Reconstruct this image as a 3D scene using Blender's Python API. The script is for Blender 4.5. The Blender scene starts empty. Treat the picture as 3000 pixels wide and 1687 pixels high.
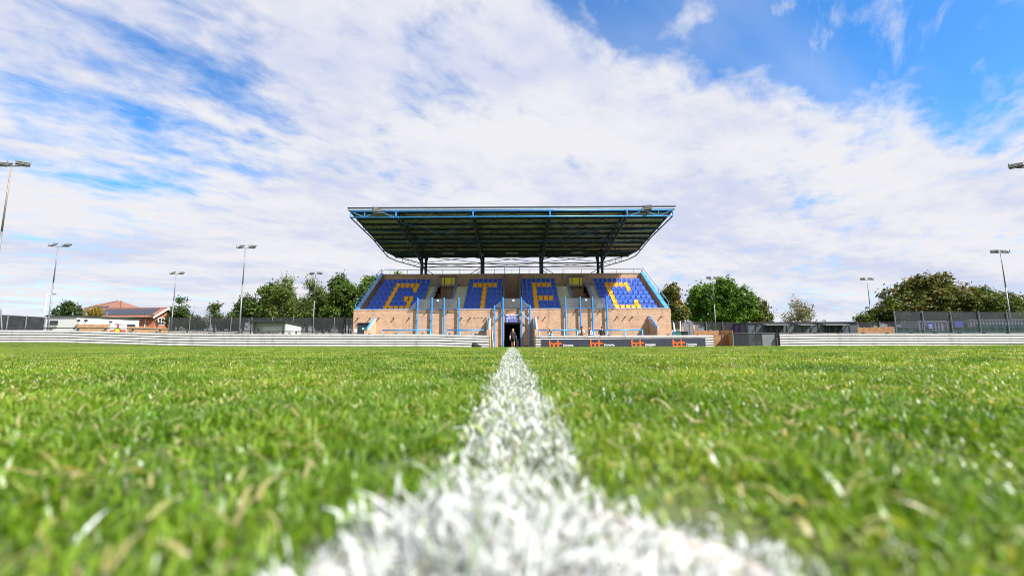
import bpy, math, random
import numpy as np
from mathutils import Vector, Matrix

random.seed(7)
rng = np.random.default_rng(11)
SC = bpy.context.scene
COL = SC.collection
R = math.radians

# ------------------------------------------------------------------ camera
F_PX = 1300.0                                   # focal length in photograph pixels (3000 wide)
CAM_Z = 0.088
PITCH = math.atan((1012.0 - 843.5) / F_PX)
ROLL = 0.0050
_f = Vector((0, math.cos(PITCH), math.sin(PITCH)))
_u0 = Vector((0, -math.sin(PITCH), math.cos(PITCH)))
_r0 = Vector((1, 0, 0))
_r = _r0 * math.cos(ROLL) - _u0 * math.sin(ROLL)
_u = _u0 * math.cos(ROLL) + _r0 * math.sin(ROLL)
camd = bpy.data.cameras.new('camera')
cam = bpy.data.objects.new('camera', camd)
COL.objects.link(cam)
M4 = Matrix((_r, _u, -_f)).transposed().to_4x4()
M4.translation = Vector((0, 0, CAM_Z))
cam.matrix_world = M4
camd.sensor_width = 36.0
camd.lens = F_PX / 3000.0 * 36.0
camd.clip_start = 0.01
camd.clip_end = 4000
camd.dof.use_dof = True
camd.dof.focus_distance = 9.0
camd.dof.aperture_fstop = 3.3
camd.dof.aperture_blades = 9
SC.camera = cam


def pdir(px, py):
    return (_f + _r * ((px - 1500.0) / F_PX) + _u * ((843.5 - py) / F_PX))


def at(px, py, D):
    """the point at depth Y = D that the photograph shows at (px, py)"""
    d = pdir(px, py)
    return Vector((0, 0, CAM_Z)) + d * (D / d.y)


# ------------------------------------------------------------------ light
SUN_AZ = R(60)      # from the line camera -> stand, towards the right, behind the camera
SUN_EL = R(48.5)
to_sun = Vector((math.sin(SUN_AZ) * math.cos(SUN_EL), -math.cos(SUN_AZ) * math.cos(SUN_EL), math.sin(SUN_EL)))
sund = bpy.data.lights.new('sun', 'SUN')
sund.energy = 5.0
sund.angle = R(0.55)
sund.color = (1.0, 0.955, 0.89)
sun = bpy.data.objects.new('sun', sund)
COL.objects.link(sun)
sun.rotation_euler = to_sun.to_track_quat('Z', 'Y').to_euler()
sun.location = (20, -20, 40)

SC.view_settings.view_transform = 'Standard'
SC.view_settings.look = 'None'
SC.view_settings.exposure = 1.1
SC.view_settings.gamma = 1.0
SC.view_settings.use_curve_mapping = False
SC.render.engine = 'CYCLES'
SC.cycles.use_denoising = True
SC.cycles.filter_width = 1.0
SC.cycles.max_bounces = 6
SC.cycles.transparent_max_bounces = 12
SC.cycles.caustics_reflective = False
SC.cycles.caustics_refractive = False
SC.cycles.sample_clamp_indirect = 4.0


class NT:
    """small helper for node trees"""
    def __init__(self, tree):
        self.t = tree
        self.n = tree.nodes
        self.l = tree.links

    def add(self, typ, **kw):
        nd = self.n.new(typ)
        for k, v in kw.items():
            setattr(nd, k, v)
        return nd

    def put(self, sock, v):
        if hasattr(v, 'default_value') or hasattr(v, 'is_output'):
            self.l.new(v, sock)
        else:
            sock.default_value = v

    def math(self, op, a, b=0.0, c=None, clamp=False):
        nd = self.add('ShaderNodeMath', operation=op, use_clamp=clamp)
        self.put(nd.inputs[0], a)
        self.put(nd.inputs[1], b)
        if c is not None:
            self.put(nd.inputs[2], c)
        return nd.outputs[0]

    def vmath(self, op, a, b=None):
        nd = self.add('ShaderNodeVectorMath', operation=op)
        self.put(nd.inputs[0], a)
        if b is not None:
            self.put(nd.inputs[1], b)
        return nd.outputs['Value'] if op in ('DOT_PRODUCT', 'LENGTH') else nd.outputs[0]

    def noise(self, vec, scale, detail=4.0, rough=0.55, dist=0.0):
        nd = self.add('ShaderNodeTexNoise')
        if vec is not None:
            self.l.new(vec, nd.inputs['Vector'])
        nd.inputs['Scale'].default_value = scale
        nd.inputs['Detail'].default_value = detail
        nd.inputs['Roughness'].default_value = rough
        nd.inputs['Distortion'].default_value = dist
        return nd.outputs['Fac']

    def remap(self, v, a, b, c=0.0, d=1.0, smooth=False):
        nd = self.add('ShaderNodeMapRange', interpolation_type='SMOOTHSTEP' if smooth else 'LINEAR')
        nd.inputs['From Min'].default_value = a
        nd.inputs['From Max'].default_value = b
        nd.inputs['To Min'].default_value = c
        nd.inputs['To Max'].default_value = d
        self.put(nd.inputs['Value'], v)
        return nd.outputs[0]

    def mix(self, f, a, b, blend='MIX'):
        nd = self.add('ShaderNodeMix', data_type='RGBA', blend_type=blend)
        self.put(nd.inputs[0], f)
        for s, v in ((nd.inputs[6], a), (nd.inputs[7], b)):
            if isinstance(v, (tuple, list)):
                s.default_value = (v[0], v[1], v[2], 1.0)
            else:
                self.l.new(v, s)
        return nd.outputs[2]


# sky: clear Nishita sky with a layer of altocumulus and thin cirrus, laid out on a high plane
world = bpy.data.worlds.new('World')
SC.world = world
world.use_nodes = True
w = NT(world.node_tree)
w.n.clear()
sky = w.add('ShaderNodeTexSky', sky_type='NISHITA', sun_disc=False)
sky.sun_elevation = SUN_EL
sky.sun_rotation = math.atan2(to_sun.x, to_sun.y)
sky.air_density = 1.0
sky.dust_density = 0.4
sky.ozone_density = 2.2
tc = w.add('ShaderNodeTexCoord')
gdir = tc.outputs['Generated']
sep = w.add('ShaderNodeSeparateXYZ')
w.l.new(gdir, sep.inputs[0])
zz = w.math('ADD', w.math('MAXIMUM', sep.outputs[2], 0.0), 0.13)
px_ = w.math('DIVIDE', sep.outputs[0], zz)
py_ = w.math('DIVIDE', sep.outputs[1], zz)
cmb = w.add('ShaderNodeCombineXYZ')
w.l.new(px_, cmb.inputs[0])
w.l.new(py_, cmb.inputs[1])
plane = cmb.outputs[0]


def mapped(vec, rot, sx, sy, off=(0, 0, 0)):
    r1 = w.add('ShaderNodeMapping')
    r1.inputs['Rotation'].default_value = (0, 0, rot)
    r1.inputs['Location'].default_value = off
    w.l.new(vec, r1.inputs[0])
    r2 = w.add('ShaderNodeMapping')
    r2.inputs['Scale'].default_value = (sx, sy, 1)
    w.l.new(r1.outputs[0], r2.inputs[0])
    return r2.outputs[0]


streak = w.noise(mapped(plane, R(-48), 0.85, 1.70, (3.1, 1.7, 0)), 1.9, 8.0, 0.58, 0.35)
puffs = w.noise(mapped(plane, R(-48), 1.55, 1.95, (0.4, 5.2, 0)), 4.6, 5.0, 0.58, 0.2)
broad = w.noise(mapped(plane, 0, 1, 1, (8.3, 2.9, 0)), 0.55, 3.0, 0.5)


def hole(px, py, rad, amt):
    d = pdir(px, py).normalized()
    c = w.vmath('DOT_PRODUCT', w.vmath('NORMALIZE', gdir), tuple(d))
    return w.math('MULTIPLY', w.remap(c, math.cos(R(rad)), math.cos(R(rad * 0.25)), 0, 1, True), amt)


cover = w.math('ADD', w.math('MULTIPLY', streak, 0.54), w.math('MULTIPLY', puffs, 0.44))
cover = w.math('ADD', cover, w.math('MULTIPLY', broad, 0.20))
cover = w.math('ADD', cover, 0.085)
for h in ((1790, -90, 10, 0.22), (2050, -40, 12, 0.22), (2400, 0, 12, 0.22), (2740, 60, 13, 0.27), (2970, 270, 7, 0.16), (2150, 190, 7, 0.12),
          (120, 300, 15, 0.085), (520, 380, 12, 0.08), (560, 40, 9, 0.10), (800, 330, 9, 0.07),
          (1300, 200, 9, 0.07), (1150, 420, 7, 0.05), (250, 850, 9, 0.05), (2450, 900, 7, 0.05)):
    cover = w.math('SUBTRACT', cover, hole(*h))
alpha = w.remap(cover, 0.34, 0.64, 0.0, 1.0, True)
# thin veil that softens the edges everywhere
veil = w.remap(w.noise(mapped(plane, R(-35), 0.5, 1.6, (1, 4, 0)), 1.2, 4.0, 0.5), 0.40, 0.72, 0.0, 0.34, True)
alpha = w.math('MAXIMUM', alpha, veil)
wisp = w.remap(w.noise(mapped(plane, R(-58), 0.8, 2.0, (2.2, 7.1, 0)), 2.6, 8.0, 0.62, 0.3), 0.53, 0.74, 0.0, 0.85, True)
alpha = w.math('MAXIMUM', alpha, wisp)
shade = w.noise(mapped(plane, R(-20), 0.7, 1.5, (5.5, 0.2, 0)), 1.1, 5.0, 0.55)
shade = w.math('ADD', w.math('MULTIPLY', shade, 0.75), w.math('MULTIPLY', puffs, 0.30))
ccol = w.mix(w.remap(shade, 0.38, 0.62, 0, 1, True), (4.55, 4.90, 6.25), (6.15, 6.17, 6.45))
skyc = w.mix(1.0, sky.outputs[0], (0.80, 1.02, 1.22), 'MULTIPLY')
hsv = w.add('ShaderNodeHueSaturation')
hsv.inputs['Saturation'].default_value = 1.16
hsv.inputs['Value'].default_value = 1.42
w.l.new(skyc, hsv.inputs['Color'])
bg = w.add('ShaderNodeBackground')
w.l.new(w.mix(alpha, hsv.outputs[0], ccol), bg.inputs['Color'])
bg.inputs['Strength'].default_value = 0.066
wo = w.add('ShaderNodeOutputWorld')
w.l.new(bg.outputs[0], wo.inputs[0])

# ------------------------------------------------------------------ materials
MATS = {}


def mat(name, col, rough=0.6, metal=0.0, var=0.0, vscale=3.0, bump=0.0, bscale=40.0, spec=0.5, dirt=None, dscale=0.8, coat=0.0):
    if name in MATS:
        return MATS[name]
    m = bpy.data.materials.new(name)
    m.use_nodes = True
    t = NT(m.node_tree)
    b = t.n['Principled BSDF']
    b.inputs['Roughness'].default_value = rough
    b.inputs['Metallic'].default_value = metal
    b.inputs['Specular IOR Level'].default_value = spec
    b.inputs['Coat Weight'].default_value = coat
    g = t.add('ShaderNodeNewGeometry')
    c = (col[0], col[1], col[2], 1)
    b.inputs['Base Color'].default_value = c
    out = None
    if var > 0:
        n = t.noise(g.outputs['Position'], vscale, 5.0, 0.6)
        lo = tuple(max(0, x * (1 - var)) for x in col)
        hi = tuple(min(1, x * (1 + var)) for x in col)
        out = t.mix(t.remap(n, 0.3, 0.7), lo, hi)
    if dirt is not None:
        mp = t.add('ShaderNodeMapping')
        mp.inputs['Scale'].default_value = (1.6, 1.6, 0.35)
        t.l.new(g.outputs['Position'], mp.inputs[0])
        n2 = t.noise(mp.outputs[0], dscale, 6.0, 0.65)
        out = t.mix(t.remap(n2, 0.52, 0.72, 0, 0.75), out if out is not None else tuple(col), dirt)
    if out is not None:
        t.l.new(out, b.inputs['Base Color'])
    if bump > 0:
        n3 = t.noise(g.outputs['Position'], bscale, 3.0)
        bp = t.add('ShaderNodeBump')
        bp.inputs['Strength'].default_value = bump
        bp.inputs['Distance'].default_value = 0.01
        t.l.new(n3, bp.inputs['Height'])
        t.l.new(bp.outputs[0], b.inputs['Normal'])
    MATS[name] = m
    return m


def brick_mat(name, c1, c2, mortar, stain=(0.10, 0.08, 0.06)):
    m = bpy.data.materials.new(name)
    m.use_nodes = True
    t = NT(m.node_tree)
    b = t.n['Principled BSDF']
    b.inputs['Roughness'].default_value = 0.85
    g = t.add('ShaderNodeNewGeometry')
    s = t.add('ShaderNodeSeparateXYZ')
    t.l.new(g.outputs['Position'], s.inputs[0])
    c = t.add('ShaderNodeCombineXYZ')
    t.l.new(t.math('ADD', s.outputs[0], s.outputs[1]), c.inputs[0])
    t.l.new(s.outputs[2], c.inputs[1])
    br = t.add('ShaderNodeTexBrick')
    t.l.new(c.outputs[0], br.inputs['Vector'])
    br.inputs['Color1'].default_value = (*c1, 1)
    br.inputs['Color2'].default_value = (*c2, 1)
    br.inputs['Mortar'].default_value = (*mortar, 1)
    br.inputs['Scale'].default_value = 1.0
    br.inputs['Brick Width'].default_value = 0.30
    br.inputs['Row Height'].default_value = 0.10
    br.inputs['Mortar Size'].default_value = 0.011
    br.inputs['Mortar Smooth'].default_value = 0.2
    br.inputs['Bias'].default_value = -0.1
    n = t.noise(g.outputs['Position'], 1.1, 6.0, 0.62)
    col = t.mix(t.remap(n, 0.3, 0.7, 0.0, 0.45), br.outputs['Color'], tuple(x * 1.25 for x in c1), 'MIX')
    mq = t.add('ShaderNodeMapping')
    mq.inputs['Scale'].default_value = (3.2, 3.2, 9.0)
    t.l.new(g.outputs['Position'], mq.inputs[0])
    col = t.mix(t.remap(t.noise(mq.outputs[0], 1.0, 4.0, 0.7), 0.49, 0.66, 0.0, 0.40), col, tuple(x * 0.66 for x in c2))
    mp = t.add('ShaderNodeMapping')
    mp.inputs['Scale'].default_value = (2.6, 2.6, 0.45)
    t.l.new(g.outputs['Position'], mp.inputs[0])
    st = t.noise(mp.outputs[0], 0.9, 7.0, 0.68)
    col = t.mix(t.remap(st, 0.54, 0.72, 0, 0.62), col, stain)
    t.l.new(col, b.inputs['Base Color'])
    bp = t.add('ShaderNodeBump')
    bp.inputs['Strength'].default_value = 0.6
    bp.inputs['Distance'].default_value = 0.008
    t.l.new(t.math('SUBTRACT', 1.0, br.outputs['Fac']), bp.inputs['Height'])
    t.l.new(bp.outputs[0], b.inputs['Normal'])
    MATS[name] = m
    return m


def see_through(name, col, opac, rough=0.5, gloss=0.0):
    """woven mesh or smoked sheet: part of the light passes straight through"""
    m = bpy.data.materials.new(name)
    m.use_nodes = True
    t = NT(m.node_tree)
    b = t.n['Principled BSDF']
    b.inputs['Base Color'].default_value = (*col, 1)
    b.inputs['Roughness'].default_value = rough
    b.inputs['Specular IOR Level'].default_value = gloss
    tr = t.add('ShaderNodeBsdfTransparent')
    mx = t.add('ShaderNodeMixShader')
    g = t.add('ShaderNodeNewGeometry')
    n = t.noise(g.outputs['Position'], 1.3, 5.0, 0.6)
    t.l.new(t.remap(n, 0.3, 0.7, opac * 0.8, min(1, opac * 1.2)), mx.inputs[0])
    t.l.new(tr.outputs[0], mx.inputs[1])
    t.l.new(b.outputs[0], mx.inputs[2])
    t.l.new(mx.outputs[0], t.n['Material Output'].inputs[0])
    MATS[name] = m
    return m


def leaf_mat(name, trans=0.35, rough=0.55, spec=0.2, tint=(1.35, 1.25, 0.55), patchy=False):
    m = bpy.data.materials.new(name)
    m.use_nodes = True
    t = NT(m.node_tree)
    b = t.n['Principled BSDF']
    a = t.add('ShaderNodeAttribute', attribute_name='col')
    base = a.outputs['Color']
    if patchy:
        g = t.add('ShaderNodeNewGeometry')
        mp = t.add('ShaderNodeMapping')
        mp.inputs['Scale'].default_value = (1.0, 1.0, 0.0)
        t.l.new(g.outputs['Position'], mp.inputs[0])
        n1 = t.noise(mp.outputs[0], 2.6, 5.0, 0.62)
        n2 = t.noise(mp.outputs[0], 0.33, 4.0, 0.6)
        f1 = t.remap(t.math('ADD', t.math('MULTIPLY', n1, 0.6), t.math('MULTIPLY', n2, 0.4)), 0.38, 0.62)
        base = t.mix(f1, t.mix(1.0, base, (0.52, 0.72, 0.50), 'MULTIPLY'), t.mix(1.0, base, (1.34, 1.20, 1.25), 'MULTIPLY'))
    t.l.new(base, b.inputs['Base Color'])
    b.inputs['Roughness'].default_value = rough
    b.inputs['Specular IOR Level'].default_value = spec
    tl = t.add('ShaderNodeBsdfTranslucent')
    t.l.new(t.mix(1.0, base, tint, 'MULTIPLY'), tl.inputs['Color'])
    mx = t.add('ShaderNodeMixShader')
    mx.inputs[0].default_value = trans
    t.l.new(b.outputs[0], mx.inputs[1])
    t.l.new(tl.outputs[0], mx.inputs[2])
    t.l.new(mx.outputs[0], t.n['Material Output'].inputs[0])
    MATS[name] = m
    return m


BLUE = mat('sky_blue_paint', (0.035, 0.255, 0.66), 0.38, var=0.10, vscale=2.0, dirt=(0.16, 0.10, 0.07), dscale=2.2)
BLUE_POLE = mat('blue_pole_paint', (0.035, 0.265, 0.70), 0.35, var=0.06, vscale=2.0)
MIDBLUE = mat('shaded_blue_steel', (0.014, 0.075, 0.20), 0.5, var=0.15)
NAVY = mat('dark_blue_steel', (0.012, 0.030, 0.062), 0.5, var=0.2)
STEEL = mat('galvanised_steel', (0.17, 0.18, 0.20), 0.5, 0.25, var=0.15, vscale=5)
DARKSTEEL = mat('dark_steel', (0.045, 0.05, 0.055), 0.5, 0.3, var=0.15)
GUTTER = mat('grey_gutter_metal', (0.30, 0.36, 0.42), 0.5, 0.2, var=0.1)
ROOF = mat('roof_sheet', (0.44, 0.44, 0.35), 0.55, 0.0, var=0.16, vscale=0.9, dirt=(0.16, 0.16, 0.11), dscale=0.9)
SEATB = mat('blue_seat_plastic', (0.012, 0.095, 0.62), 0.42, var=0.10, vscale=6, spec=0.42)
SEATY = mat('yellow_seat_plastic', (0.82, 0.40, 0.006), 0.42, var=0.08, vscale=6, spec=0.4)
SEATF = mat('seat_steel', (0.50, 0.50, 0.52), 0.4, 0.4)
CONC = mat('concrete', (0.33, 0.31, 0.27), 0.85, var=0.18, vscale=2.0, bump=0.3)
STEPM = mat('step_concrete', (0.52, 0.52, 0.48), 0.85, var=0.14, vscale=3.0)
YEL = mat('yellow_paint', (0.62, 0.55, 0.06), 0.6, var=0.15)
YPANEL = mat('yellow_panel', (0.80, 0.68, 0.02), 0.5, var=0.05)
BRICK = brick_mat('buff_brick', (0.54, 0.345, 0.228), (0.41, 0.235, 0.145), (0.54, 0.42, 0.32))
REDBRICK = brick_mat('red_brick', (0.40, 0.13, 0.07), (0.34, 0.10, 0.055), (0.38, 0.24, 0.18))
BLACK = mat('black', (0.012, 0.012, 0.013), 0.7)
WHITEP = mat('white_paint', (0.80, 0.80, 0.80), 0.5, var=0.04)
SLAT = mat('grey_white_slat', (0.52, 0.515, 0.53), 0.5, var=0.08, vscale=1.2, dirt=(0.30, 0.29, 0.27), dscale=1.1)
BANNER = mat('navy_banner', (0.030, 0.036, 0.060), 0.55, var=0.12, vscale=1.5)
ORANGE = mat('orange_print', (0.90, 0.14, 0.008), 0.5)
GLASS = see_through('smoked_screen', (0.16, 0.17, 0.19), 0.42, 0.15, 0.6)
MESHM = see_through('woven_mesh', (0.06, 0.065, 0.07), 0.42, 0.8)
WINDM = see_through('dense_windbreak', (0.045, 0.05, 0.058), 0.86, 0.8)
SCRIM = see_through('green_netting', (0.02, 0.13, 0.105), 0.85, 0.8)
CABIN = mat('slate_cabin_paint', (0.065, 0.082, 0.105), 0.5, var=0.12, vscale=1.5)
CABIN_D = mat('cabin_trim', (0.028, 0.034, 0.042), 0.5)
TIMBER = mat('brown_timber', (0.36, 0.185, 0.085), 0.75, var=0.3, vscale=2.5, bump=0.3)
TIMBER2 = mat('pale_timber', (0.46, 0.28, 0.15), 0.75, var=0.3, vscale=2.5)
RENDERW = mat('pale_grey_cladding', (0.58, 0.59, 0.60), 0.6, var=0.05, vscale=0.7)
SHEDM = mat('shed_cladding', (0.40, 0.43, 0.44), 0.6, var=0.06)
TILE = mat('red_roof_tile', (0.19, 0.088, 0.06), 0.85, var=0.3, vscale=2.2)
SOLAR = mat('solar_glass', (0.012, 0.016, 0.032), 0.15, 0.0)
WINGLASS = mat('window_glass', (0.03, 0.036, 0.045), 0.08)
BARK = mat('bark', (0.11, 0.08, 0.055), 0.9, var=0.35, vscale=4)
BIRCHBARK = mat('birch_bark', (0.52, 0.48, 0.42), 0.8, var=0.35, vscale=5)
SKIN = mat('skin', (0.52, 0.27, 0.18), 0.55, var=0.05)
KIT = mat('black_kit', (0.018, 0.018, 0.024), 0.8, var=0.2)
KITW = mat('white_kit', (0.70, 0.70, 0.72), 0.75)
HAIRB = mat('blonde_hair', (0.42, 0.24, 0.12), 0.6, var=0.25, vscale=30)
HAIRD = mat('dark_hair', (0.045, 0.028, 0.02), 0.6, var=0.25, vscale=30)
CONTAINER = mat('violet_grey_container', (0.16, 0.17, 0.24), 0.55, var=0.1)
SIGNB = mat('blue_sign', (0.03, 0.055, 0.42), 0.45)
GREENP = mat('green_plastic', (0.02, 0.16, 0.09), 0.5)
REDP = mat('red_print', (0.62, 0.03, 0.03), 0.5)
LEAF = leaf_mat('leaves')
GRASS = leaf_mat('grass_blades', 0.40, 0.38, 0.5, patchy=True)
PAINTED = leaf_mat('painted_blades', 0.22, 0.6, 0.3, (1.0, 1.0, 1.0))

# ------------------------------------------------------------------ mesh helpers
ORG = {}


def link(o, parent=None, org=None):
    COL.objects.link(o)
    if parent is not None:
        o.parent = parent
        ORG[o] = ORG.get(parent, Vector((0, 0, 0)))
    else:
        ORG[o] = org if org is not None else Vector((0, 0, 0))
    return o


def tag(o, label=None, cat=None, group=None, kind=None):
    for k, v in (('label', label), ('category', cat), ('group', group), ('kind', kind)):
        if v:
            o[k] = v
    return o


def thing(name, label, cat, loc=(0, 0, 0), group=None):
    o = bpy.data.objects.new(name, None)
    o.empty_display_size = 0.2
    o.location = loc
    link(o, None, Vector(loc))
    return tag(o, label, cat, group)


class MB:
    def __init__(self):
        self.v = []
        self.f = []

    def box(self, x0, x1, y0, y1, z0, z1):
        b = len(self.v)
        self.v += [(x, y, z) for z in (z0, z1) for y in (y0, y1) for x in (x0, x1)]
        self.f += [tuple(b + i for i in q) for q in ((0, 2, 3, 1), (4, 5, 7, 6), (0, 1, 5, 4), (2, 6, 7, 3), (0, 4, 6, 2), (1, 3, 7, 5))]
        return self

    def hexa(self, p):
        """eight points: bottom ring of four, top ring of four"""
        b = len(self.v)
        self.v += [tuple(q) for q in p]
        self.f += [tuple(b + i for i in q) for q in ((3, 2, 1, 0), (4, 5, 6, 7), (0, 1, 5, 4), (1, 2, 6, 5), (2, 3, 7, 6), (3, 0, 4, 7))]
        return self

    def prism(self, poly, a, b, axis='x'):
        """extrude a 2-D polygon: axis x -> poly in (y, z); axis y -> poly in (x, z); axis z -> (x, y)"""
        n = len(poly)
        s = len(self.v)
        for t in (a, b):
            for (p, q) in poly:
                self.v.append({'x': (t, p, q), 'y': (p, t, q), 'z': (p, q, t)}[axis])
        self.f.append(tuple(s + i for i in range(n)))
        self.f.append(tuple(s + n + i for i in reversed(range(n))))
        for i in range(n):
            j = (i + 1) % n
            self.f.append((s + i, s + n + i, s + n + j, s + j))
        return self

    def tube(self, a, b, r, n=8, r2=None):
        a, b = Vector(a), Vector(b)
        d = (b - a)
        if d.length < 1e-6:
            return self
        d.normalize()
        x = d.orthogonal().normalized()
        y = d.cross(x)
        s = len(self.v)
        r2 = r if r2 is None else r2
        for (c, rr) in ((a, r), (b, r2)):
            for i in range(n):
                t = 2 * math.pi * (i + 0.5) / n
                self.v.append(tuple(c + (x * math.cos(t) + y * math.sin(t)) * rr))
        for i in range(n):
            j = (i + 1) % n
            self.f.append((s + i, s + j, s + n + j, s + n + i))
        self.f.append(tuple(s + i for i in reversed(range(n))))
        self.f.append(tuple(s + n + i for i in range(n)))
        return self

    def path(self, pts, r, n=8):
        for p, q in zip(pts[:-1], pts[1:]):
            self.tube(p, q, r, n)
        return self

    def ball(self, c, rx, ry, rz, n=10, m=7):
        s = len(self.v)
        for j in range(1, m):
            ph = math.pi * j / m
            for i in range(n):
                th = 2 * math.pi * i / n
                self.v.append((c[0] + rx * math.sin(ph) * math.cos(th), c[1] + ry * math.sin(ph) * math.sin(th), c[2] + rz * math.cos(ph)))
        top = len(self.v)
        self.v.append((c[0], c[1], c[2] + rz))
        self.v.append((c[0], c[1], c[2] - rz))
        for j in range(m - 2):
            for i in range(n):
                k = (i + 1) % n
                self.f.append((s + j * n + i, s + (j + 1) * n + i, s + (j + 1) * n + k, s + j * n + k))
        for i in range(n):
            k = (i + 1) % n
            self.f.append((top, s + i, s + k))
            self.f.append((top + 1, s + (m - 2) * n + k, s + (m - 2) * n + i))
        return self

    def mesh(self, name, org=Vector((0, 0, 0))):
        me = bpy.data.meshes.new(name)
        me.from_pydata([(v[0] - org.x, v[1] - org.y, v[2] - org.z) for v in self.v], [], self.f)
        me.validate()
        return me

    def build(self, name, m, parent=None, smooth=False, org=None, bevel=0.0):
        o_ = ORG.get(parent, Vector((0, 0, 0))) if parent is not None else (Vector(org) if org is not None else Vector((0, 0, 0)))
        me = self.mesh(name, o_)
        me.materials.append(m)
        if smooth:
            me.polygons.foreach_set('use_smooth', [True] * len(me.polygons))
        o = bpy.data.objects.new(name, me)
        if parent is None:
            o.location = o_
        link(o, parent, o_)
        if bevel > 0:
            md = o.modifiers.new('bevel', 'BEVEL')
            md.width = bevel
            md.segments = 2
            md.limit_method = 'ANGLE'
        return o


def box(name, m, parent, x0, x1, y0, y1, z0, z1, bevel=0.0):
    return MB().box(x0, x1, y0, y1, z0, z1).build(name, m, parent, bevel=bevel)


def tube(name, m, parent, a, b, r, n=10):
    return MB().tube(a, b, r, n).build(name, m, parent, smooth=True)


def text_part(name, body, size, m, parent, origin, align='LEFT', depth=0.004, bold=0.0, width=None):
    cu = bpy.data.curves.new(name, 'FONT')
    cu.body = body
    cu.size = size
    cu.extrude = depth
    cu.offset = bold
    cu.align_x = align
    cu.resolution_u = 3
    tmp = bpy.data.objects.new(name + '_curve', cu)
    COL.objects.link(tmp)
    dg = bpy.context.evaluated_depsgraph_get()
    me = bpy.data.meshes.new_from_object(tmp.evaluated_get(dg))
    bpy.data.objects.remove(tmp)
    me.name = name
    if width is not None:
        xs = [v.co.x for v in me.vertices]
        k = width / (max(xs) - min(xs))
    else:
        k = 1.0
    org = ORG.get(parent, Vector((0, 0, 0)))
    for v in me.vertices:        # lettering stands upright, facing the pitch (-Y)
        v.co = Vector((v.co.x * k + origin[0], origin[1] - v.co.z, v.co.y + origin[2])) - org
    me.materials.clear()
    me.materials.append(m)
    o = bpy.data.objects.new(name, me)
    return link(o, parent)


def leaf_mesh(name, P, U, V, colors, fold=None):
    """one quad per leaf: centre P, half axes U and V, colour per leaf"""
    n = len(P)
    co = np.empty((n, 4, 3))
    co[:, 0] = P - V
    co[:, 1] = P + U * 0.8
    co[:, 2] = P + V
    co[:, 3] = P - U * 0.8
    me = bpy.data.meshes.new(name)
    me.vertices.add(4 * n)
    me.vertices.foreach_set('co', co.astype(np.float32).ravel())
    me.loops.add(4 * n)
    me.loops.foreach_set('vertex_index', np.arange(4 * n, dtype=np.int32))
    me.polygons.add(n)
    me.polygons.foreach_set('loop_start', np.arange(n, dtype=np.int32) * 4)
    me.polygons.foreach_set('loop_total', np.full(n, 4, dtype=np.int32))
    me.update(calc_edges=True)
    at_ = me.attributes.new('col', 'FLOAT_COLOR', 'POINT')
    c4 = np.ones((n, 4, 4), dtype=np.float32)
    c4[:, :, :3] = colors[:, None, :]
    at_.data.foreach_set('color', c4.ravel())
    return me


# ------------------------------------------------------------------ ground
PX = np.array([-400, -90, -41, -36, -26, -11, 0, 16, 33, 41, 90, 400], float)
PZ = np.array([0.6, 0.55, 0.51, 0.47, 0.14, 0.03, -0.03, -0.06, -0.15, -0.20, -0.25, -0.3], float)


def sstep(t):
    t = np.clip(t, 0, 1)
    return t * t * (3 - 2 * t)


def gz(x, y):
    x = np.asarray(x, float)
    y = np.asarray(y, float)
    z = np.interp(x, PX, PZ) * sstep((y - 6) / 28.0)
    z = z + 0.034 * sstep((y - 0.25) / 4.0) * (1 - sstep((y - 6) / 20.0))
    z = z - 0.12 * sstep((y - 29) / 6.0) * sstep((x + 3.5) / 2.0) * sstep((24 - x) / 6.0)
    return z


def g1(x, y):
    return float(gz(x, y))


xs = np.concatenate([[-1500, -600, -250, -120], np.arange(-90, 91, 3.0), [120, 250, 600, 1500]])
ys = np.concatenate([[-600, -150, -40, -10, -2], np.arange(0.0, 6, 0.25), np.arange(6, 60, 1.5), [60, 66, 75, 90, 120, 180, 400, 1000, 2500]])
gx, gy = np.meshgrid(xs, ys)
gzv = gz(gx, gy)
vs = np.stack([gx, gy, gzv], -1).reshape(-1, 3)
nx = len(xs)
fs = [(j * nx + i, j * nx + i + 1, (j + 1) * nx + i + 1, (j + 1) * nx + i) for j in range(len(ys) - 1) for i in range(nx - 1)]
me = bpy.data.meshes.new('ground')
me.from_pydata(vs.tolist(), [], fs)
gm = bpy.data.materials.new('turf_soil')
gm.use_nodes = True
t = NT(gm.node_tree)
b = t.n['Principled BSDF']
b.inputs['Roughness'].default_value = 0.95
g = t.add('ShaderNodeNewGeometry')
n1 = t.noise(g.outputs['Position'], 22.0, 5.0, 0.6)
n2 = t.noise(g.outputs['Position'], 0.6, 4.0, 0.6)
c = t.mix(t.remap(n1, 0.35, 0.65), (0.040, 0.090, 0.012), (0.085, 0.085, 0.032))
c = t.mix(t.remap(n2, 0.35, 0.7, 0, 0.4), c, (0.10, 0.15, 0.03))
t.l.new(c, b.inputs['Base Color'])
me.materials.append(gm)
ground = bpy.data.objects.new('ground', me)
link(ground)
tag(ground, kind='structure')


# ------------------------------------------------------------------ grass
def fieldnoise(x, y, s, seed):
    r = np.random.default_rng(seed)
    v = np.zeros_like(x)
    for _ in range(7):
        a = r.uniform(0, 2 * np.pi)
        k = s * r.uniform(0.55, 1.8)
        v += np.sin((x * np.cos(a) + y * np.sin(a)) * k + r.uniform(0, 6.28))
    return v / 7.0 * 1.6


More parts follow.
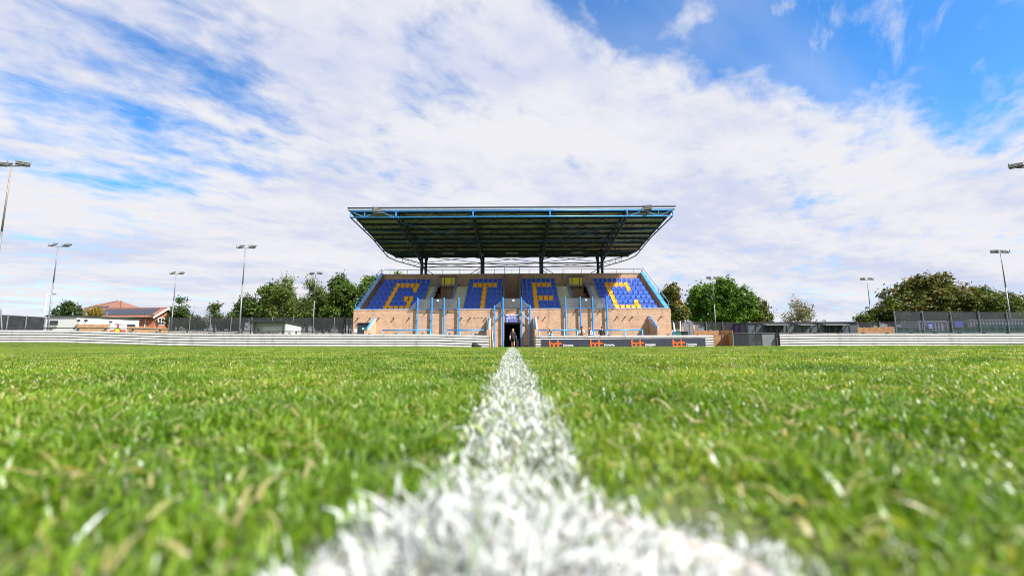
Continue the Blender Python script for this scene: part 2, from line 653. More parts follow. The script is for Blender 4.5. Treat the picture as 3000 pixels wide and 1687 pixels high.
def blades(x, y, h, wd, lean, col, seg=3, flat=None, z=None, m=None):
    """grass blades rooted at x, y; returns a mesh"""
    n = len(x)
    r = rng
    phi = r.uniform(0, 2 * np.pi, n)
    face = phi + np.pi / 2 + r.normal(0, 0.6, n)
    dx, dy = np.cos(phi), np.sin(phi)
    wx, wy = np.cos(face), np.sin(face)
    ts = np.array([0, 0.42, 0.78, 1.0]) if seg == 3 else np.array([0, 0.6, 1.0])
    ws = np.array([0.85, 1.0, 0.72, 0.0]) if seg == 3 else np.array([1.0, 0.8, 0.0])
    curl = r.uniform(0.3, 1.0, n)
    zb = np.zeros(n) if z is None else z
    pts = []
    for k, tt in enumerate(ts):
        off = lean * h * (0.35 * tt + 0.65 * tt ** 2 * curl)
        hh = h * (tt - 0.32 * lean * tt ** 2)
        if flat is not None:
            hh = np.where(flat, 0.010 + 0.25 * hh + 0.004 * np.sin(tt * 3), hh)
            off = np.where(flat, h * tt * 1.1, off)
        cx, cy, cz = x + dx * off, y + dy * off, zb + hh
        if ws[k] > 0:
            hw = wd * ws[k] * 0.5
            pts.append(np.stack([cx - wx * hw, cy - wy * hw, cz], -1))
            pts.append(np.stack([cx + wx * hw, cy + wy * hw, cz], -1))
        else:
            pts.append(np.stack([cx, cy, cz], -1))
    nv = len(pts)
    co = np.stack(pts, 1).astype(np.float32)
    base = (np.arange(n) * nv)[:, None]
    if seg == 3:
        lp = np.array([0, 1, 3, 2, 2, 3, 5, 4, 4, 5, 6])
        st, tot = np.array([0, 4, 8]), np.array([4, 4, 3])
    else:
        lp = np.array([0, 1, 3, 2, 2, 3, 4])
        st, tot = np.array([0, 4]), np.array([4, 3])
    li = (base + lp[None, :]).ravel().astype(np.int32)
    ls = ((np.arange(n) * len(lp))[:, None] + st[None, :]).ravel().astype(np.int32)
    lt = np.tile(tot, n).astype(np.int32)
    me = bpy.data.meshes.new('blades')
    me.vertices.add(n * nv)
    me.vertices.foreach_set('co', co.ravel())
    me.loops.add(len(li))
    me.loops.foreach_set('vertex_index', li)
    me.polygons.add(len(ls))
    me.polygons.foreach_set('loop_start', ls)
    me.polygons.foreach_set('loop_total', lt)
    me.polygons.foreach_set('use_smooth', np.ones(len(ls), dtype=bool))
    me.update(calc_edges=True)
    a = me.attributes.new('col', 'FLOAT_COLOR', 'POINT')
    c4 = np.ones((n, nv, 4), dtype=np.float32)
    c4[:, :, :3] = col[:, None, :]
    a.data.foreach_set('color', c4.ravel())
    me.materials.append(m or GRASS)
    return me


G_A = np.array([0.054, 0.132, 0.005])
G_B = np.array([0.182, 0.305, 0.012])
G_C = np.array([0.345, 0.420, 0.075])
STRAW = np.array([0.46, 0.37, 0.19])
WHITE = np.array([0.74, 0.77, 0.79])


def grass_colours(n, tone, straw=0.05):
    u = np.clip(rng.beta(2, 2.4, n) + tone * 0.22, 0, 1)[:, None]
    c = np.where(u < 0.55, G_A + (G_B - G_A) * (u / 0.55), G_B + (G_C - G_B) * ((u - 0.55) / 0.45))
    c = c * rng.uniform(0.85, 1.15, n)[:, None]
    s = rng.random(n) < straw
    c[s] = STRAW * rng.uniform(0.7, 1.2, s.sum())[:, None]
    return c, s


def paint_colours(n, hit):
    c, s = grass_colours(n, 0.0, 0.03)
    k = rng.random(n)
    amt = np.where(k < hit, rng.uniform(0.80, 1.0, n), rng.uniform(0.1, 0.6, n))[:, None]
    return c * (1 - amt) + WHITE * amt * rng.uniform(0.82, 1.03, n)[:, None]


LINE_HW = 0.046
SPOT_C = (0.010, 0.163)
SPOT_R = 0.099
NEAR_Y = 1.75


def stuff(name, me, label, cat):
    o = bpy.data.objects.new(name, me)
    link(o)
    return tag(o, label, cat, kind='stuff')


# nearest turf: every blade in its own place
N = 430000
xx = rng.uniform(-2.5, 2.5, N)
xx[: N // 3] = rng.uniform(-1.2, 1.2, N // 3)
yy = rng.uniform(0.045, NEAR_Y, N)
keep = np.abs(xx) < 1.22 * yy + 0.30
dens = fieldnoise(xx, yy, 34.0, 3)
bare = fieldnoise(xx, yy, 17.0, 9)
spot = (xx - SPOT_C[0]) ** 2 + (yy - SPOT_C[1]) ** 2 < (SPOT_R + 0.014 * fieldnoise(xx, yy, 75.0, 4) + rng.normal(0, 0.006, N)) ** 2
line = (np.abs(xx - 0.004) < LINE_HW + 0.006 * fieldnoise(xx, yy, 70.0, 5) + rng.normal(0, 0.004, N)) & ~spot & (yy > 0.1)
keep &= (bare > -1.12) | line
keep &= rng.random(N) < np.where(spot, 0.95, np.clip(0.80 + 0.25 * dens, 0.35, 1))
xx, yy, dens, spot, line = (q[keep] for q in (xx, yy, dens, spot, line))
n = len(xx)
hh = 0.0158 * (1.0 + 0.58 * dens) * rng.uniform(0.6, 1.35, n)
tall = rng.random(n) < 0.02
hh[tall] *= 1.5
hh[spot] *= 0.98
wd = rng.uniform(0.0010, 0.0025, n)
lean = rng.uniform(0.25, 1.5, n)
col, straw = grass_colours(n, fieldnoise(xx, yy, 12.0, 6), 0.03)
flat = straw & (rng.random(n) < 0.55)
hh[flat] *= 1.25
wd[flat] *= 1.35
for sel, nm, lab, cat in ((~spot & ~line, 'pitch_turf', 'blurred green grass right in front of the camera with straw-coloured clippings', 'grass'),
                          (line, 'halfway_line', 'white painted line running through the grass to the tunnel, its near end', 'line'),
                          (spot, 'centre_spot', 'large blurred white painted patch of grass at the bottom edge', 'spot')):
    cc = col[sel]
    if nm == 'halfway_line':
        cc = paint_colours(sel.sum(), 0.50) * 0.88
    if nm == 'centre_spot':
        cc = paint_colours(sel.sum(), 0.86) * rng.uniform(0.58, 1.02, sel.sum())[:, None]
    me = blades(xx[sel], yy[sel], hh[sel], wd[sel] * (1.25 if nm != 'pitch_turf' else 1.0), lean[sel], cc, 3, (flat & sel)[sel], gz(xx[sel], yy[sel]), GRASS if nm == 'pitch_turf' else PAINTED)
    stuff(nm, me, lab, cat)

# loose white-flecked blades beside the paint
m_ = 45
ax = rng.normal(0, 0.14, m_)
ay = 0.16 + np.abs(rng.normal(0, 0.25, m_))
me = blades(ax, ay, rng.uniform(0.012, 0.026, m_), rng.uniform(0.0018, 0.0032, m_), rng.uniform(0.3, 1.2, m_), paint_colours(m_, 0.8), 3, None, gz(ax, ay), PAINTED)
stuff('overspray', me, 'stray grass blades flecked white beside the painted line', 'grass')

# the paint skin on the soil under the spot and the line
pm = bpy.data.materials.new('paint_on_soil')
pm.use_nodes = True
t = NT(pm.node_tree)
b = t.n['Principled BSDF']
b.inputs['Roughness'].default_value = 0.9
g = t.add('ShaderNodeNewGeometry')
c = t.mix(t.remap(t.noise(g.outputs['Position'], 160.0, 4.0, 0.6), 0.44, 0.60), (0.34, 0.28, 0.25), (0.70, 0.69, 0.69))
t.l.new(c, b.inputs['Base Color'])
pb = MB()
pb.v = [(SPOT_C[0] + 0.86 * SPOT_R * math.cos(a) * (1 + 0.05 * math.sin(5 * a)), SPOT_C[1] + 0.86 * SPOT_R * math.sin(a) * (1 + 0.05 * math.sin(7 * a)), 0.003) for a in np.linspace(0, 2 * math.pi, 40, endpoint=False)]
pb.f = [tuple(range(40))]
o = pb.build('spot_paint', pm)
tag(o, kind='structure')


def scatter(name, tiles, pts, rots, idx, label, cat):
    me = bpy.data.meshes.new(name)
    me.vertices.add(len(pts))
    me.vertices.foreach_set('co', np.asarray(pts, np.float32).ravel())
    a = me.attributes.new('rot', 'FLOAT_VECTOR', 'POINT')
    a.data.foreach_set('vector', np.asarray(rots, np.float32).ravel())
    a = me.attributes.new('pick', 'INT', 'POINT')
    a.data.foreach_set('value', np.asarray(idx, np.int32))
    ng = bpy.data.node_groups.new(name + '_scatter', 'GeometryNodeTree')
    ng.interface.new_socket('Geometry', in_out='INPUT', socket_type='NodeSocketGeometry')
    ng.interface.new_socket('Geometry', in_out='OUTPUT', socket_type='NodeSocketGeometry')
    nd = ng.nodes
    gi, go = nd.new('NodeGroupInput'), nd.new('NodeGroupOutput')
    ip = nd.new('GeometryNodeInstanceOnPoints')
    jn = nd.new('GeometryNodeJoinGeometry')
    for tl in reversed(tiles):
        oi = nd.new('GeometryNodeObjectInfo')
        oi.inputs['Object'].default_value = tl
        oi.inputs['As Instance'].default_value = True
        ng.links.new(oi.outputs['Geometry'], jn.inputs[0])
    na = nd.new('GeometryNodeInputNamedAttribute')
    na.data_type = 'FLOAT_VECTOR'
    na.inputs['Name'].default_value = 'rot'
    nb = nd.new('GeometryNodeInputNamedAttribute')
    nb.data_type = 'INT'
    nb.inputs['Name'].default_value = 'pick'
    ng.links.new(gi.outputs[0], ip.inputs['Points'])
    ng.links.new(jn.outputs[0], ip.inputs['Instance'])
    ip.inputs['Pick Instance'].default_value = True
    ng.links.new([s for s in nb.outputs if s.enabled][0], ip.inputs['Instance Index'])
    ng.links.new([s for s in na.outputs if s.enabled][0], ip.inputs['Rotation'])
    ng.links.new(ip.outputs[0], go.inputs[0])
    o = bpy.data.objects.new(name, me)
    link(o)
    md = o.modifiers.new('scatter', 'NODES')
    md.node_group = ng
    return tag(o, label, cat, kind='stuff')


def tile(sx, sy, n, hmul, wlo, whi, seg, seed, paint=False, straw=0.04):
    x = rng.uniform(-sx / 2, sx / 2, n)
    y = rng.uniform(-sy / 2, sy / 2, n)
    d = fieldnoise(x, y, 26.0, seed)
    h = 0.0158 * hmul * (1 + 0.55 * d) * rng.uniform(0.6, 1.35, n)
    w_ = rng.uniform(wlo, whi, n)
    if paint:
        c = paint_colours(n, 0.55) * 0.88
        fl = None
    else:
        c, s = grass_colours(n, fieldnoise(x, y, 9.0, seed + 40), straw)
        fl = s & (rng.random(n) < 0.5)
    me = blades(x, y, h, w_, rng.uniform(0.25, 1.45, n), c, seg, fl, None, PAINTED if paint else GRASS)
    return bpy.data.objects.new('turf_tile', me)       # kept out of the scene: only scattered


TM, TF = 0.5, 1.25
mid_tiles = [tile(TM, TM, 9500, 1.0, 0.0014, 0.0032, 3, s) for s in (21, 22, 23, 24)]
far_tiles = [tile(TF, TF, 17000, 1.05, 0.0035, 0.008, 2, s, straw=0.05) for s in (31, 32, 33, 34)]
line_mid = [tile(2 * LINE_HW, TM, 1900, 1.0, 0.0018, 0.0038, 3, s, True) for s in (51, 52, 53)]
line_far = [tile(2 * LINE_HW, TF, 1500, 1.05, 0.004, 0.008, 2, s, True) for s in (61, 62, 63)]


def lay(y0, y1, size, ntile, cone, half):
    pts, rots, idx = [], [], []
    y = y0 + size / 2
    while y < y1:
        m = int((cone * (y + size) + 1.6) / size) + 1
        for sgn in (-1, 1):
            for k in range(m):
                x = sgn * (LINE_HW + 0.002 + size / 2 + k * size)
                if abs(x) > half:
                    continue
                pts.append((x, y, g1(x, y)))
                rots.append((0, 0, random.randrange(4) * math.pi / 2))
                idx.append(random.randrange(ntile))
        y += size
    return pts, rots, idx


MID_Y1 = NEAR_Y + TM * 11
scatter('middle_turf', mid_tiles, *lay(NEAR_Y, MID_Y1, TM, 4, 1.2, 40), 'sharp green turf a few steps ahead on both sides of the line', 'grass')
scatter('far_turf', far_tiles, *lay(MID_Y1, 35.6, TF, 4, 1.2, 46), 'far green turf of the pitch up to the pale barriers', 'grass')
TQ = 0.25                                   # turf beside and behind the nearest patch
side_tiles = [tile(TQ, TQ, 2300, 1.0, 0.0014, 0.0032, 3, s) for s in (71, 72, 73)]
pts, rots, idx = [], [], []
for j_ in range(13):
    y = NEAR_Y - TQ / 2 - j_ * TQ
    for sgn in (-1, 1):
        for k in range(17):
            x = sgn * (LINE_HW + 0.002 + TQ / 2 + k * TQ)
            if abs(x) - TQ / 2 > 1.22 * (y + TQ / 2) - 0.15 and (abs(x) > 0.45 or y < -0.15):
                pts.append((x, y, g1(x, y)))
                rots.append((0, 0, random.randrange(4) * math.pi / 2))
                idx.append(random.randrange(3))
scatter('side_turf', side_tiles, pts, rots, idx, 'green turf at the sides right beside the camera', 'grass')
pts = [(0, y, g1(0, y)) for y in np.arange(NEAR_Y + TM / 2, MID_Y1, TM)]
scatter('halfway_line', line_mid, pts, [(0, 0, random.randrange(2) * math.pi) for _ in pts], [random.randrange(3) for _ in pts], 'white painted line in the grass, its middle stretch', 'line')
pts = [(0, y, g1(0, y)) for y in np.arange(MID_Y1 + TF / 2, 35.0, TF)]
scatter('halfway_line', line_far, pts, [(0, 0, random.randrange(2) * math.pi) for _ in pts], [random.randrange(3) for _ in pts], 'white painted line in the grass, its far end towards the tunnel', 'line')

# ------------------------------------------------------------------ grandstand
WY = 39.0            # front face of the brick wall
HW = 13.95           # half width
BY = 46.6            # front face of the back wall
ZW = at(1500, 907.5, WY).z
ZB = at(1500, 803, BY).z
stand = thing('grandstand', 'small brick grandstand with blue and yellow tip-up seats under a wide cantilevered steel roof', 'grandstand', (0, WY, -0.1))
BASE = -0.45
# front wall round the tunnel opening
TW, TH = 0.72, at(1500, 945, WY).z
box('front_wall', BRICK, stand, -HW, -TW, WY, WY + 0.35, BASE, ZW)
box('front_wall', BRICK, stand, TW, HW, WY, WY + 0.35, BASE, ZW)
box('tunnel_lintel', BRICK, stand, -TW, TW, WY + 0.001, WY + 0.35, TH, ZW)
mb = MB()
for i in range(int(2 * HW / 0.11)):
    x = -HW + i * 0.11
    mb.box(x + 0.006, x + 0.104, WY - 0.012, WY + 0.362, ZW + 0.001, ZW + 0.095 + 0.004 * math.sin(i * 2.3))
tag(mb.build('brick_coping', BRICK, stand), kind='stuff')
# tunnel
for s in (-1, 1):
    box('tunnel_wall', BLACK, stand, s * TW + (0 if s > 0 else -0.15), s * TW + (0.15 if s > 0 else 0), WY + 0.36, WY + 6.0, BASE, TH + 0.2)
    box('door_frame', DARKSTEEL, stand, min(s * TW, s * (TW - 0.07)), max(s * TW, s * (TW - 0.07)), WY + 0.05, WY + 0.17, BASE, TH)
box('door_frame', DARKSTEEL, stand, -TW + 0.07, TW - 0.07, WY + 0.05, WY + 0.17, TH - 0.10, TH)
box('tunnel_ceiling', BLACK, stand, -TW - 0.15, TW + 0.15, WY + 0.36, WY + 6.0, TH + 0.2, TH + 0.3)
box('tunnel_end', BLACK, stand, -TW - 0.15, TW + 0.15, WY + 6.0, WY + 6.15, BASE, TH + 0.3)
box('tunnel_floor', CONC, stand, -TW, TW, WY - 0.05, WY + 6.0, BASE, g1(0, WY) + 0.01)
# side walls
for s in (-1, 1):
    a, b_ = sorted((s * HW, s * (HW - 0.3)))
    poly = [(WY + 0.351, BASE), (BY + 0.3, BASE), (BY + 0.3, ZB), (BY - 0.05, ZB), (WY + 0.351, ZW + 0.02)]
    MB().prism(poly, a, b_).build('side_wall', BRICK, stand)
    a2, b2 = a - 0.04, b_ + 0.04
    cp = MB()
    nseg = 6
    for k in range(nseg):
        t0, t1 = k / nseg, (k + 1) / nseg - 0.006
        y0, y1 = WY + 0.40 + (BY - 0.45 - WY) * t0, WY + 0.40 + (BY - 0.45 - WY) * t1
        z0, z1 = ZW + 0.07 + (ZB - ZW) * t0, ZW + 0.07 + (ZB - ZW) * t1
        cp.hexa([(a2, y0, z0), (b2, y0, z0), (b2, y1, z1), (a2, y1, z1), (a2, y0, z0 + 0.07), (b2, y0, z0 + 0.07), (b2, y1, z1 + 0.07), (a2, y1, z1 + 0.07)])
    cp.build('coping', BLUE, stand)
    # raking handrail
    xm = s * (HW - 0.05)
    rail = MB()
    y0, z0 = WY + 0.25, ZW + 0.1
    y1, z1 = BY + 0.1, ZB + 0.02
    rail.path([(xm, y0, z0), (xm, y0, z0 + 0.42), (xm, y0 + 0.25, z0 + 0.72), (xm, y1 - 0.15, z1 + 0.58), (xm, y1, z1 + 0.50), (xm, y1, z1)], 0.026)
    rr = rail.build('handrail', BLUE, stand, smooth=True)
    for k in range(1, 6):
        t_ = k / 6
        yy_ = y0 + 0.25 + (y1 - 0.4 - y0) * t_
        zz_ = z0 + 0.72 + (z1 + 0.58 - z0 - 0.72) * t_
        MB().tube((xm, yy_, zz_), (xm, yy_, zz_ - 0.62), 0.02, 6).build('rail_post', BLUE, rr)
# back wall and rear block
box('back_wall', BRICK, stand, -HW + 0.3, HW - 0.3, BY, BY + 0.3, BASE, ZB - 0.003)
box('back_wall_coping', CONC, stand, -HW + 0.31, HW - 0.31, BY - 0.03, BY + 0.33, ZB, ZB + 0.06)
box('rear_block', BRICK, stand, -HW + 0.01, HW - 0.01, BY + 0.301, BY + 3.6, BASE, ZB - 0.6)
# back railing
br = MB().path([(-HW + 0.1, BY + 0.15, ZB + 0.06), (-HW + 0.1, BY + 0.15, ZB + 0.40), (-HW + 0.3, BY + 0.15, ZB + 0.52), (HW - 0.3, BY + 0.15, ZB + 0.52), (HW - 0.1, BY + 0.15, ZB + 0.40), (HW - 0.1, BY + 0.15, ZB + 0.06)], 0.025).build('back_rail', NAVY, stand, smooth=True)
for k in range(15):
    x = -HW + 0.95 + k * (2 * HW - 1.9) / 14
    MB().tube((x, BY + 0.15, ZB + 0.06), (x, BY + 0.15, ZB + 0.52), 0.02, 6).build('rail_post', NAVY, br)

# terraces and stairs
ROW0, TREAD, RISE = 40.0, 0.85, 0.533
FL0 = at(1500, 894, ROW0).z - 0.86
VX0, VX1 = 5.75, 7.55
CX = 0.86
segs = [(-HW + 0.301, -VX1), (-VX1 + 0.0 + (VX1 - VX0), -CX), (CX, VX0), (VX1, HW - 0.301)]
for k in range(7):
    z = FL0 + RISE * k
    y0 = ROW0 - 0.42 + TREAD * k
    y1 = y0 + TREAD + 0.12 if k < 6 else BY - 0.002
    if k == 0:
        y0 = WY + 0.352
    for (a, b_) in segs:
        box('terrace_step', CONC, stand, a, b_, y0, y1, z - 0.62 if k else BASE, z)
stairs = [(-8.40, -VX1 - 0.15), (-VX0 + 0.15, -4.50), (4.50, VX0 - 0.15), (VX1 + 0.15, 8.40)]
for si, (a, b_) in enumerate(stairs):
    for k in range(12):
        z = FL0 + RISE * 0.5 * (k + 1)
        y0 = ROW0 - 0.42 + TREAD * 0.5 * (k + 1)
        st = box('stair_tread', STEPM, stand, a, b_, y0 - 0.012, y0 + TREAD * 0.5 + 0.1, z - 0.30, z + 0.003)
        box('nosing', YEL, st, a, b_, y0 - 0.022, y0 + 0.055, z - 0.035, z + 0.008)
# vomitories
for s in (-1, 1):
    for xv, th in ((VX1, 0.14), (VX0, -0.14)):
        a, b_ = sorted((s * xv, s * (xv + th)))
        y0, y1 = WY + 0.352, BY - 0.02
        lo = FL0 + 0.30
        poly = [(y0, BASE), (y1, BASE), (y1, FL0 + RISE * 6 + 0.45), (y1 - 0.9, FL0 + RISE * 6 + 0.45), (y0 + 0.4, lo), (y0, lo)]
        MB().prism(poly, a, b_).build('vomitory_wall', BRICK, stand)
        xm = (a + b_) / 2
        p0 = Vector((xm, y0 + 0.5, lo + 0.10))
        p1 = Vector((xm, y1 - 0.75, FL0 + RISE * 6 + 0.55))
        up = Vector((0, 0, 0.62))
        hr = MB().tube(p0 + up, p1 + up, 0.024).tube(p0 + up * 0.12, p1 + up * 0.12, 0.02).tube(p1 + up, p1 + up + Vector((0, 0.25, 0.35)), 0.02).build('handrail', BLUE, stand)
        for k in range(15):
            q = p0.lerp(p1, k / 14)
            MB().tube(q + up * 0.1, q + up, 0.018, 6).build('baluster', BLUE, hr)
    xa, xb = sorted((s * VX0, s * VX1))
    xa += 0.02
    xb -= 0.02
    yv = BY - 0.75
    z1 = at(1500 + s * 187, 811, yv).z
    z0 = at(1500 + s * 187, 832.5, yv).z
    box('vomitory_floor', CONC, stand, xa, xb, WY + 0.352, BY - 0.01, FL0 - 0.2, FL0 - 0.05)
    box('vomitory_beam', NAVY, stand, xa, xb, yv - 0.04, yv + 0.08, z1, z1 + 0.09)
    pn = box('yellow_panel', YPANEL, stand, xa + 0.22, xb - 0.22, yv, yv + 0.04, z0, z1 - 0.1)
    for xq in (xa + 0.5, xb - 0.5):
        box('panel_bar', BLACK, pn, xq - 0.03, xq + 0.03, yv - 0.03, yv - 0.002, z0 - 0.2, z1 - 0.1)
    box('panel_sill', CONC, stand, xa + 0.2, xb - 0.2, yv - 0.03, yv + 0.05, z0 - 0.24, z0 - 0.003)
# central bay over the tunnel
for s in (-1, 1):
    a, b_ = sorted((s * CX, s * (CX - 0.13)))
    poly = [(WY + 0.352, FL0 - 0.3), (BY - 0.01, FL0 + RISE * 6), (BY - 0.01, ZB - 0.08), (BY - 0.35, ZB - 0.12), (WY + 0.9, FL0 + 0.45), (WY + 0.352, FL0 + 0.45)]
    MB().prism(poly, a, b_).build('bay_wall', BRICK, stand)
    xm = (a + b_) / 2
    p0, p1 = Vector((xm, WY + 0.9, FL0 + 0.48)), Vector((xm, BY - 0.35, ZB - 0.10))
    up = Vector((0, 0, 0.5))
    hr = MB().tube(p0 + up, p1 + up, 0.03).tube(p0 + up * 0.1, p1 + up * 0.1, 0.045).tube(p1, p1 + up + Vector((0, 0.05, 0.25)), 0.024).build('handrail', BLUE, stand)
    for k in range(9):
        q = p0.lerp(p1, k / 8)
        MB().tube(q + up * 0.1, q + up, 0.022, 6).build('baluster', BLUE, hr)
box('bay_floor', CONC, stand, -CX + 0.14, CX - 0.14, WY + 0.36, BY - 0.01, FL0 - 0.15, FL0)
jb = box('junction_box', STEEL, stand, 0.12, 0.32, BY - 0.09, BY - 0.003, at(1500, 862, BY).z, at(1500, 856, BY).z)
MB().tube((-0.6, BY - 0.02, at(1500, 858.5, BY).z), (0.11, BY - 0.02, at(1500, 858.5, BY).z), 0.012, 6).build('conduit', BLACK, jb)
# wall-mounted cable gear by the right-hand block
qx = at(1648, 815, BY)
jb = box('junction_box', STEEL, stand, qx.x - 0.07, qx.x + 0.07, BY - 0.1, BY - 0.003, qx.z - 0.1, qx.z + 0.08)
MB().path([(qx.x, BY - 0.04, qx.z + 0.08), (qx.x, BY - 0.04, ZB + 0.15), (qx.x + 0.06, BY - 0.04, ZB + 0.42), (qx.x + 0.22, BY - 0.04, ZB + 0.5)], 0.015, 6).build('cable', BLACK, jb)

# seats: one shell, one tipped-up pan, one steel frame, shared by every seat
sb = MB()
wds = [(-0.200, 0.0), (-0.14, -0.035), (0.14, -0.035), (0.200, 0.0)]
# back shell with a rolled top edge
for (xa, ya), (xb, yb) in zip(wds[:-1], wds[1:]):
    k0 = 0.93
    ya2, yb2 = -ya, -yb
    sb.hexa([(xa * k0, 0.02 + ya2, 0.50), (xb * k0, 0.02 + yb2, 0.50), (xb * k0, 0.05 + yb2, 0.50), (xa * k0, 0.05 + ya2, 0.50),
             (xa, 0.125 + ya2, 0.83), (xb, 0.125 + yb2, 0.83), (xb, 0.155 + yb2, 0.83), (xa, 0.155 + ya2, 0.83)])
    sb.hexa([(xa, 0.105 + ya2, 0.832), (xb, 0.105 + yb2, 0.832), (xb, 0.185 + yb2, 0.832), (xa, 0.185 + ya2, 0.832),
             (xa * .97, 0.13 + ya2, 0.862), (xb * .97, 0.13 + yb2, 0.862), (xb * .97, 0.175 + yb2, 0.862), (xa * .97, 0.175 + ya2, 0.862)])
seat_back_me = sb.mesh('seat_back')
pn = MB()
pn.hexa([(-0.15, -0.11, 0.27), (0.15, -0.11, 0.27), (0.15, -0.07, 0.27), (-0.15, -0.07, 0.27),
         (-0.185, -0.07, 0.56), (0.185, -0.07, 0.56), (0.185, -0.03, 0.56), (-0.185, -0.03, 0.56)])
pn.hexa([(-0.185, -0.10, 0.562), (0.185, -0.10, 0.562), (0.185, -0.03, 0.562), (-0.185, -0.03, 0.562),
         (-0.17, -0.085, 0.585), (0.17, -0.085, 0.585), (0.17, -0.04, 0.585), (-0.17, -0.04, 0.585)])
seat_pan_me = pn.mesh('seat_pan')
fr = MB()
for s in (-1, 1):
    fr.box(s * 0.212 - 0.010, s * 0.212 + 0.010, -0.10, 0.02, 0.0, 0.03)
    fr.box(s * 0.212 - 0.010, s * 0.212 + 0.010, -0.06, -0.03, 0.03, 0.47)
    fr.box(s * 0.212 - 0.010, s * 0.212 + 0.010, -0.16, 0.05, 0.47, 0.495)
fr.box(-0.2, 0.2, -0.03, -0.005, 0.30, 0.33)
seat_frame_me = fr.mesh('seat_frame')
meshes = {}
for key, m in (('b', SEATB), ('y', SEATY)):
    for nm, src in (('seat_back', seat_back_me), ('seat_pan', seat_pan_me)):
        cpy = src.copy()
        cpy.materials.append(m)
        meshes[nm, key] = cpy
seat_frame_me.materials.append(SEATF)
G = {2: (4, 5, 6, 7, 8), 3: (4, 8), 4: (4,), 5: (4, 7, 8), 6: (4, 8), 7: (4, 5, 6, 7, 8)}
T = {2: (2, 3, 4, 5, 6), 3: (4,), 4: (4,), 5: (4,), 6: (4,), 7: (4,)}
E = {2: (3, 4, 5, 6), 3: (3,), 4: (3,), 5: (3, 4, 5, 6), 6: (3,), 7: (3,)}
C = {2: (3, 4, 5, 6, 7), 3: (3, 7), 4: (3,), 5: (3,), 6: (3, 7), 7: (3, 4, 5, 6, 7)}
so = ORG[stand]
for pat, x0, ncol in ((G, -12.98, 10), (T, -4.17, 7), (E, 1.25, 7), (C, 8.58, 10)):
    for r_ in range(1, 8):
        k = 7 - r_
        for c_ in range(1, ncol + 1):
            key = 'y' if c_ in pat.get(r_, ()) else 'b'
            o = bpy.data.objects.new('seat', meshes['seat_back', key])
            o.location = Vector((x0 + (c_ - 1) * 0.489, ROW0 + TREAD * k, FL0 + RISE * k)) - so
            o.rotation_euler = (random.uniform(-0.02, 0.02), 0, random.uniform(-0.02, 0.02))
            link(o, stand)
            p_ = bpy.data.objects.new('seat_pan', meshes['seat_pan', key])
            p_.rotation_euler = (random.uniform(-0.06, 0.06), 0, 0)
            link(p_, o)
            link(bpy.data.objects.new('seat_frame', seat_frame_me), o)

# front rail on the wall, blue poles and smoked screens
ZR = at(1500, 903.5, WY - 0.1).z
rl = MB().tube((-HW + 0.1, WY + 0.1, ZR), (HW - 0.1, WY + 0.1, ZR), 0.026).build('front_rail', BLUE, stand)
for k in range(20):
    x = -HW + 0.35 + k * (2 * HW - 0.7) / 19
    MB().tube((x, WY + 0.1, ZW + 0.095), (x, WY + 0.1, ZR), 0.02, 6).build('rail_post', BLUE, rl)
PY = WY - 0.17
ZT1, ZT2 = at(1500, 871, PY).z, at(1500, 894.5, PY).z
poles = []
for s in (-1, 1):
    for xp, zt in ((8.30, ZT1), (7.05, ZT1), (5.98, ZT1), (4.69, ZT1), (1.55, ZT2), (0.81, ZT1)):
        pl = MB().tube((s * xp, PY, g1(s * xp, PY) - 0.1), (s * xp, PY, zt - 0.03), 0.068, 14).tube((s * xp, PY, zt - 0.03), (s * xp, PY, zt + 0.02), 0.068, 14, 0.03).build('blue_pole', BLUE_POLE, stand, smooth=False)
        for zz_ in (ZW - 0.25 if xp < 6.5 else ZW - 0.75,):
            MB().box(s * xp - 0.03, s * xp + 0.03, PY + 0.05, WY - 0.001, zz_ - 0.03, zz_ + 0.03).tube((s * xp + 0.07, PY + 0.08, zz_ - 0.06), (s * xp + 0.07, PY + 0.08, zz_ + 0.06), 0.035, 8).build('pole_bracket', BLUE, pl)
    for (xa, xb) in ((4.75, 5.92), (6.04, 6.99), (7.11, 8.24)):
        a, b_ = sorted((s * xa, s * xb))
        sc_ = box('smoked_screen', GLASS, stand, a, b_, PY - 0.006, PY + 0.006, ZR + 0.03, ZT1 - 0.1)
        MB().tube((a, PY, ZT1 - 0.085), (b_, PY, ZT1 - 0.085), 0.014, 6).build('screen_rail', NAVY, sc_)
        MB().tube((a, PY, ZR + 0.012), (b_, PY, ZR + 0.012), 0.018, 6).build('screen_rail', BLUE, sc_)
    # sloping ends of the screens
    for (xa, xb, za, zb) in ((8.30, 9.05, ZT1 - 0.2, ZR), (0.81, 1.55, ZT1 - 0.2, ZT2 - 0.12)):
        tri = MB().prism([(s * xa, za), (s * xb, zb), (s * xa, ZR)], PY + 0.02, PY + 0.03, 'y').build('screen_end', GLASS, stand)
        MB().tube((s * xa, PY, za), (s * xb, PY + 0.1, zb), 0.024, 8).build('screen_brace', BLUE, tri)
    # kinked brace beside the tunnel
    zb1, zb2 = at(1500, 916, PY).z, at(1500, 936, PY).z
    MB().path([(s * 0.62, PY - 0.05, zb1), (s * 0.83, PY - 0.06, zb1 - 0.02), (s * 1.4, PY - 0.06, zb2), (s * 1.60, PY - 0.05, zb2 - 0.01)], 0.04, 8).build('pole_brace', BLUE, stand)
sc_ = box('smoked_screen', GLASS, stand, -0.74, 0.74, PY - 0.006, PY + 0.006, ZR + 0.03, ZT1 - 0.1)
MB().tube((-0.74, PY, ZT1 - 0.085), (0.74, PY, ZT1 - 0.085), 0.014, 6).build('screen_rail', NAVY, sc_)
for xq in (-6.52, 0.12, 6.5):
    box('notice', WHITEP, stand, xq - 0.09, xq + 0.09, PY - 0.02, PY - 0.008, ZT1 - 0.33, ZT1 - 0.19)

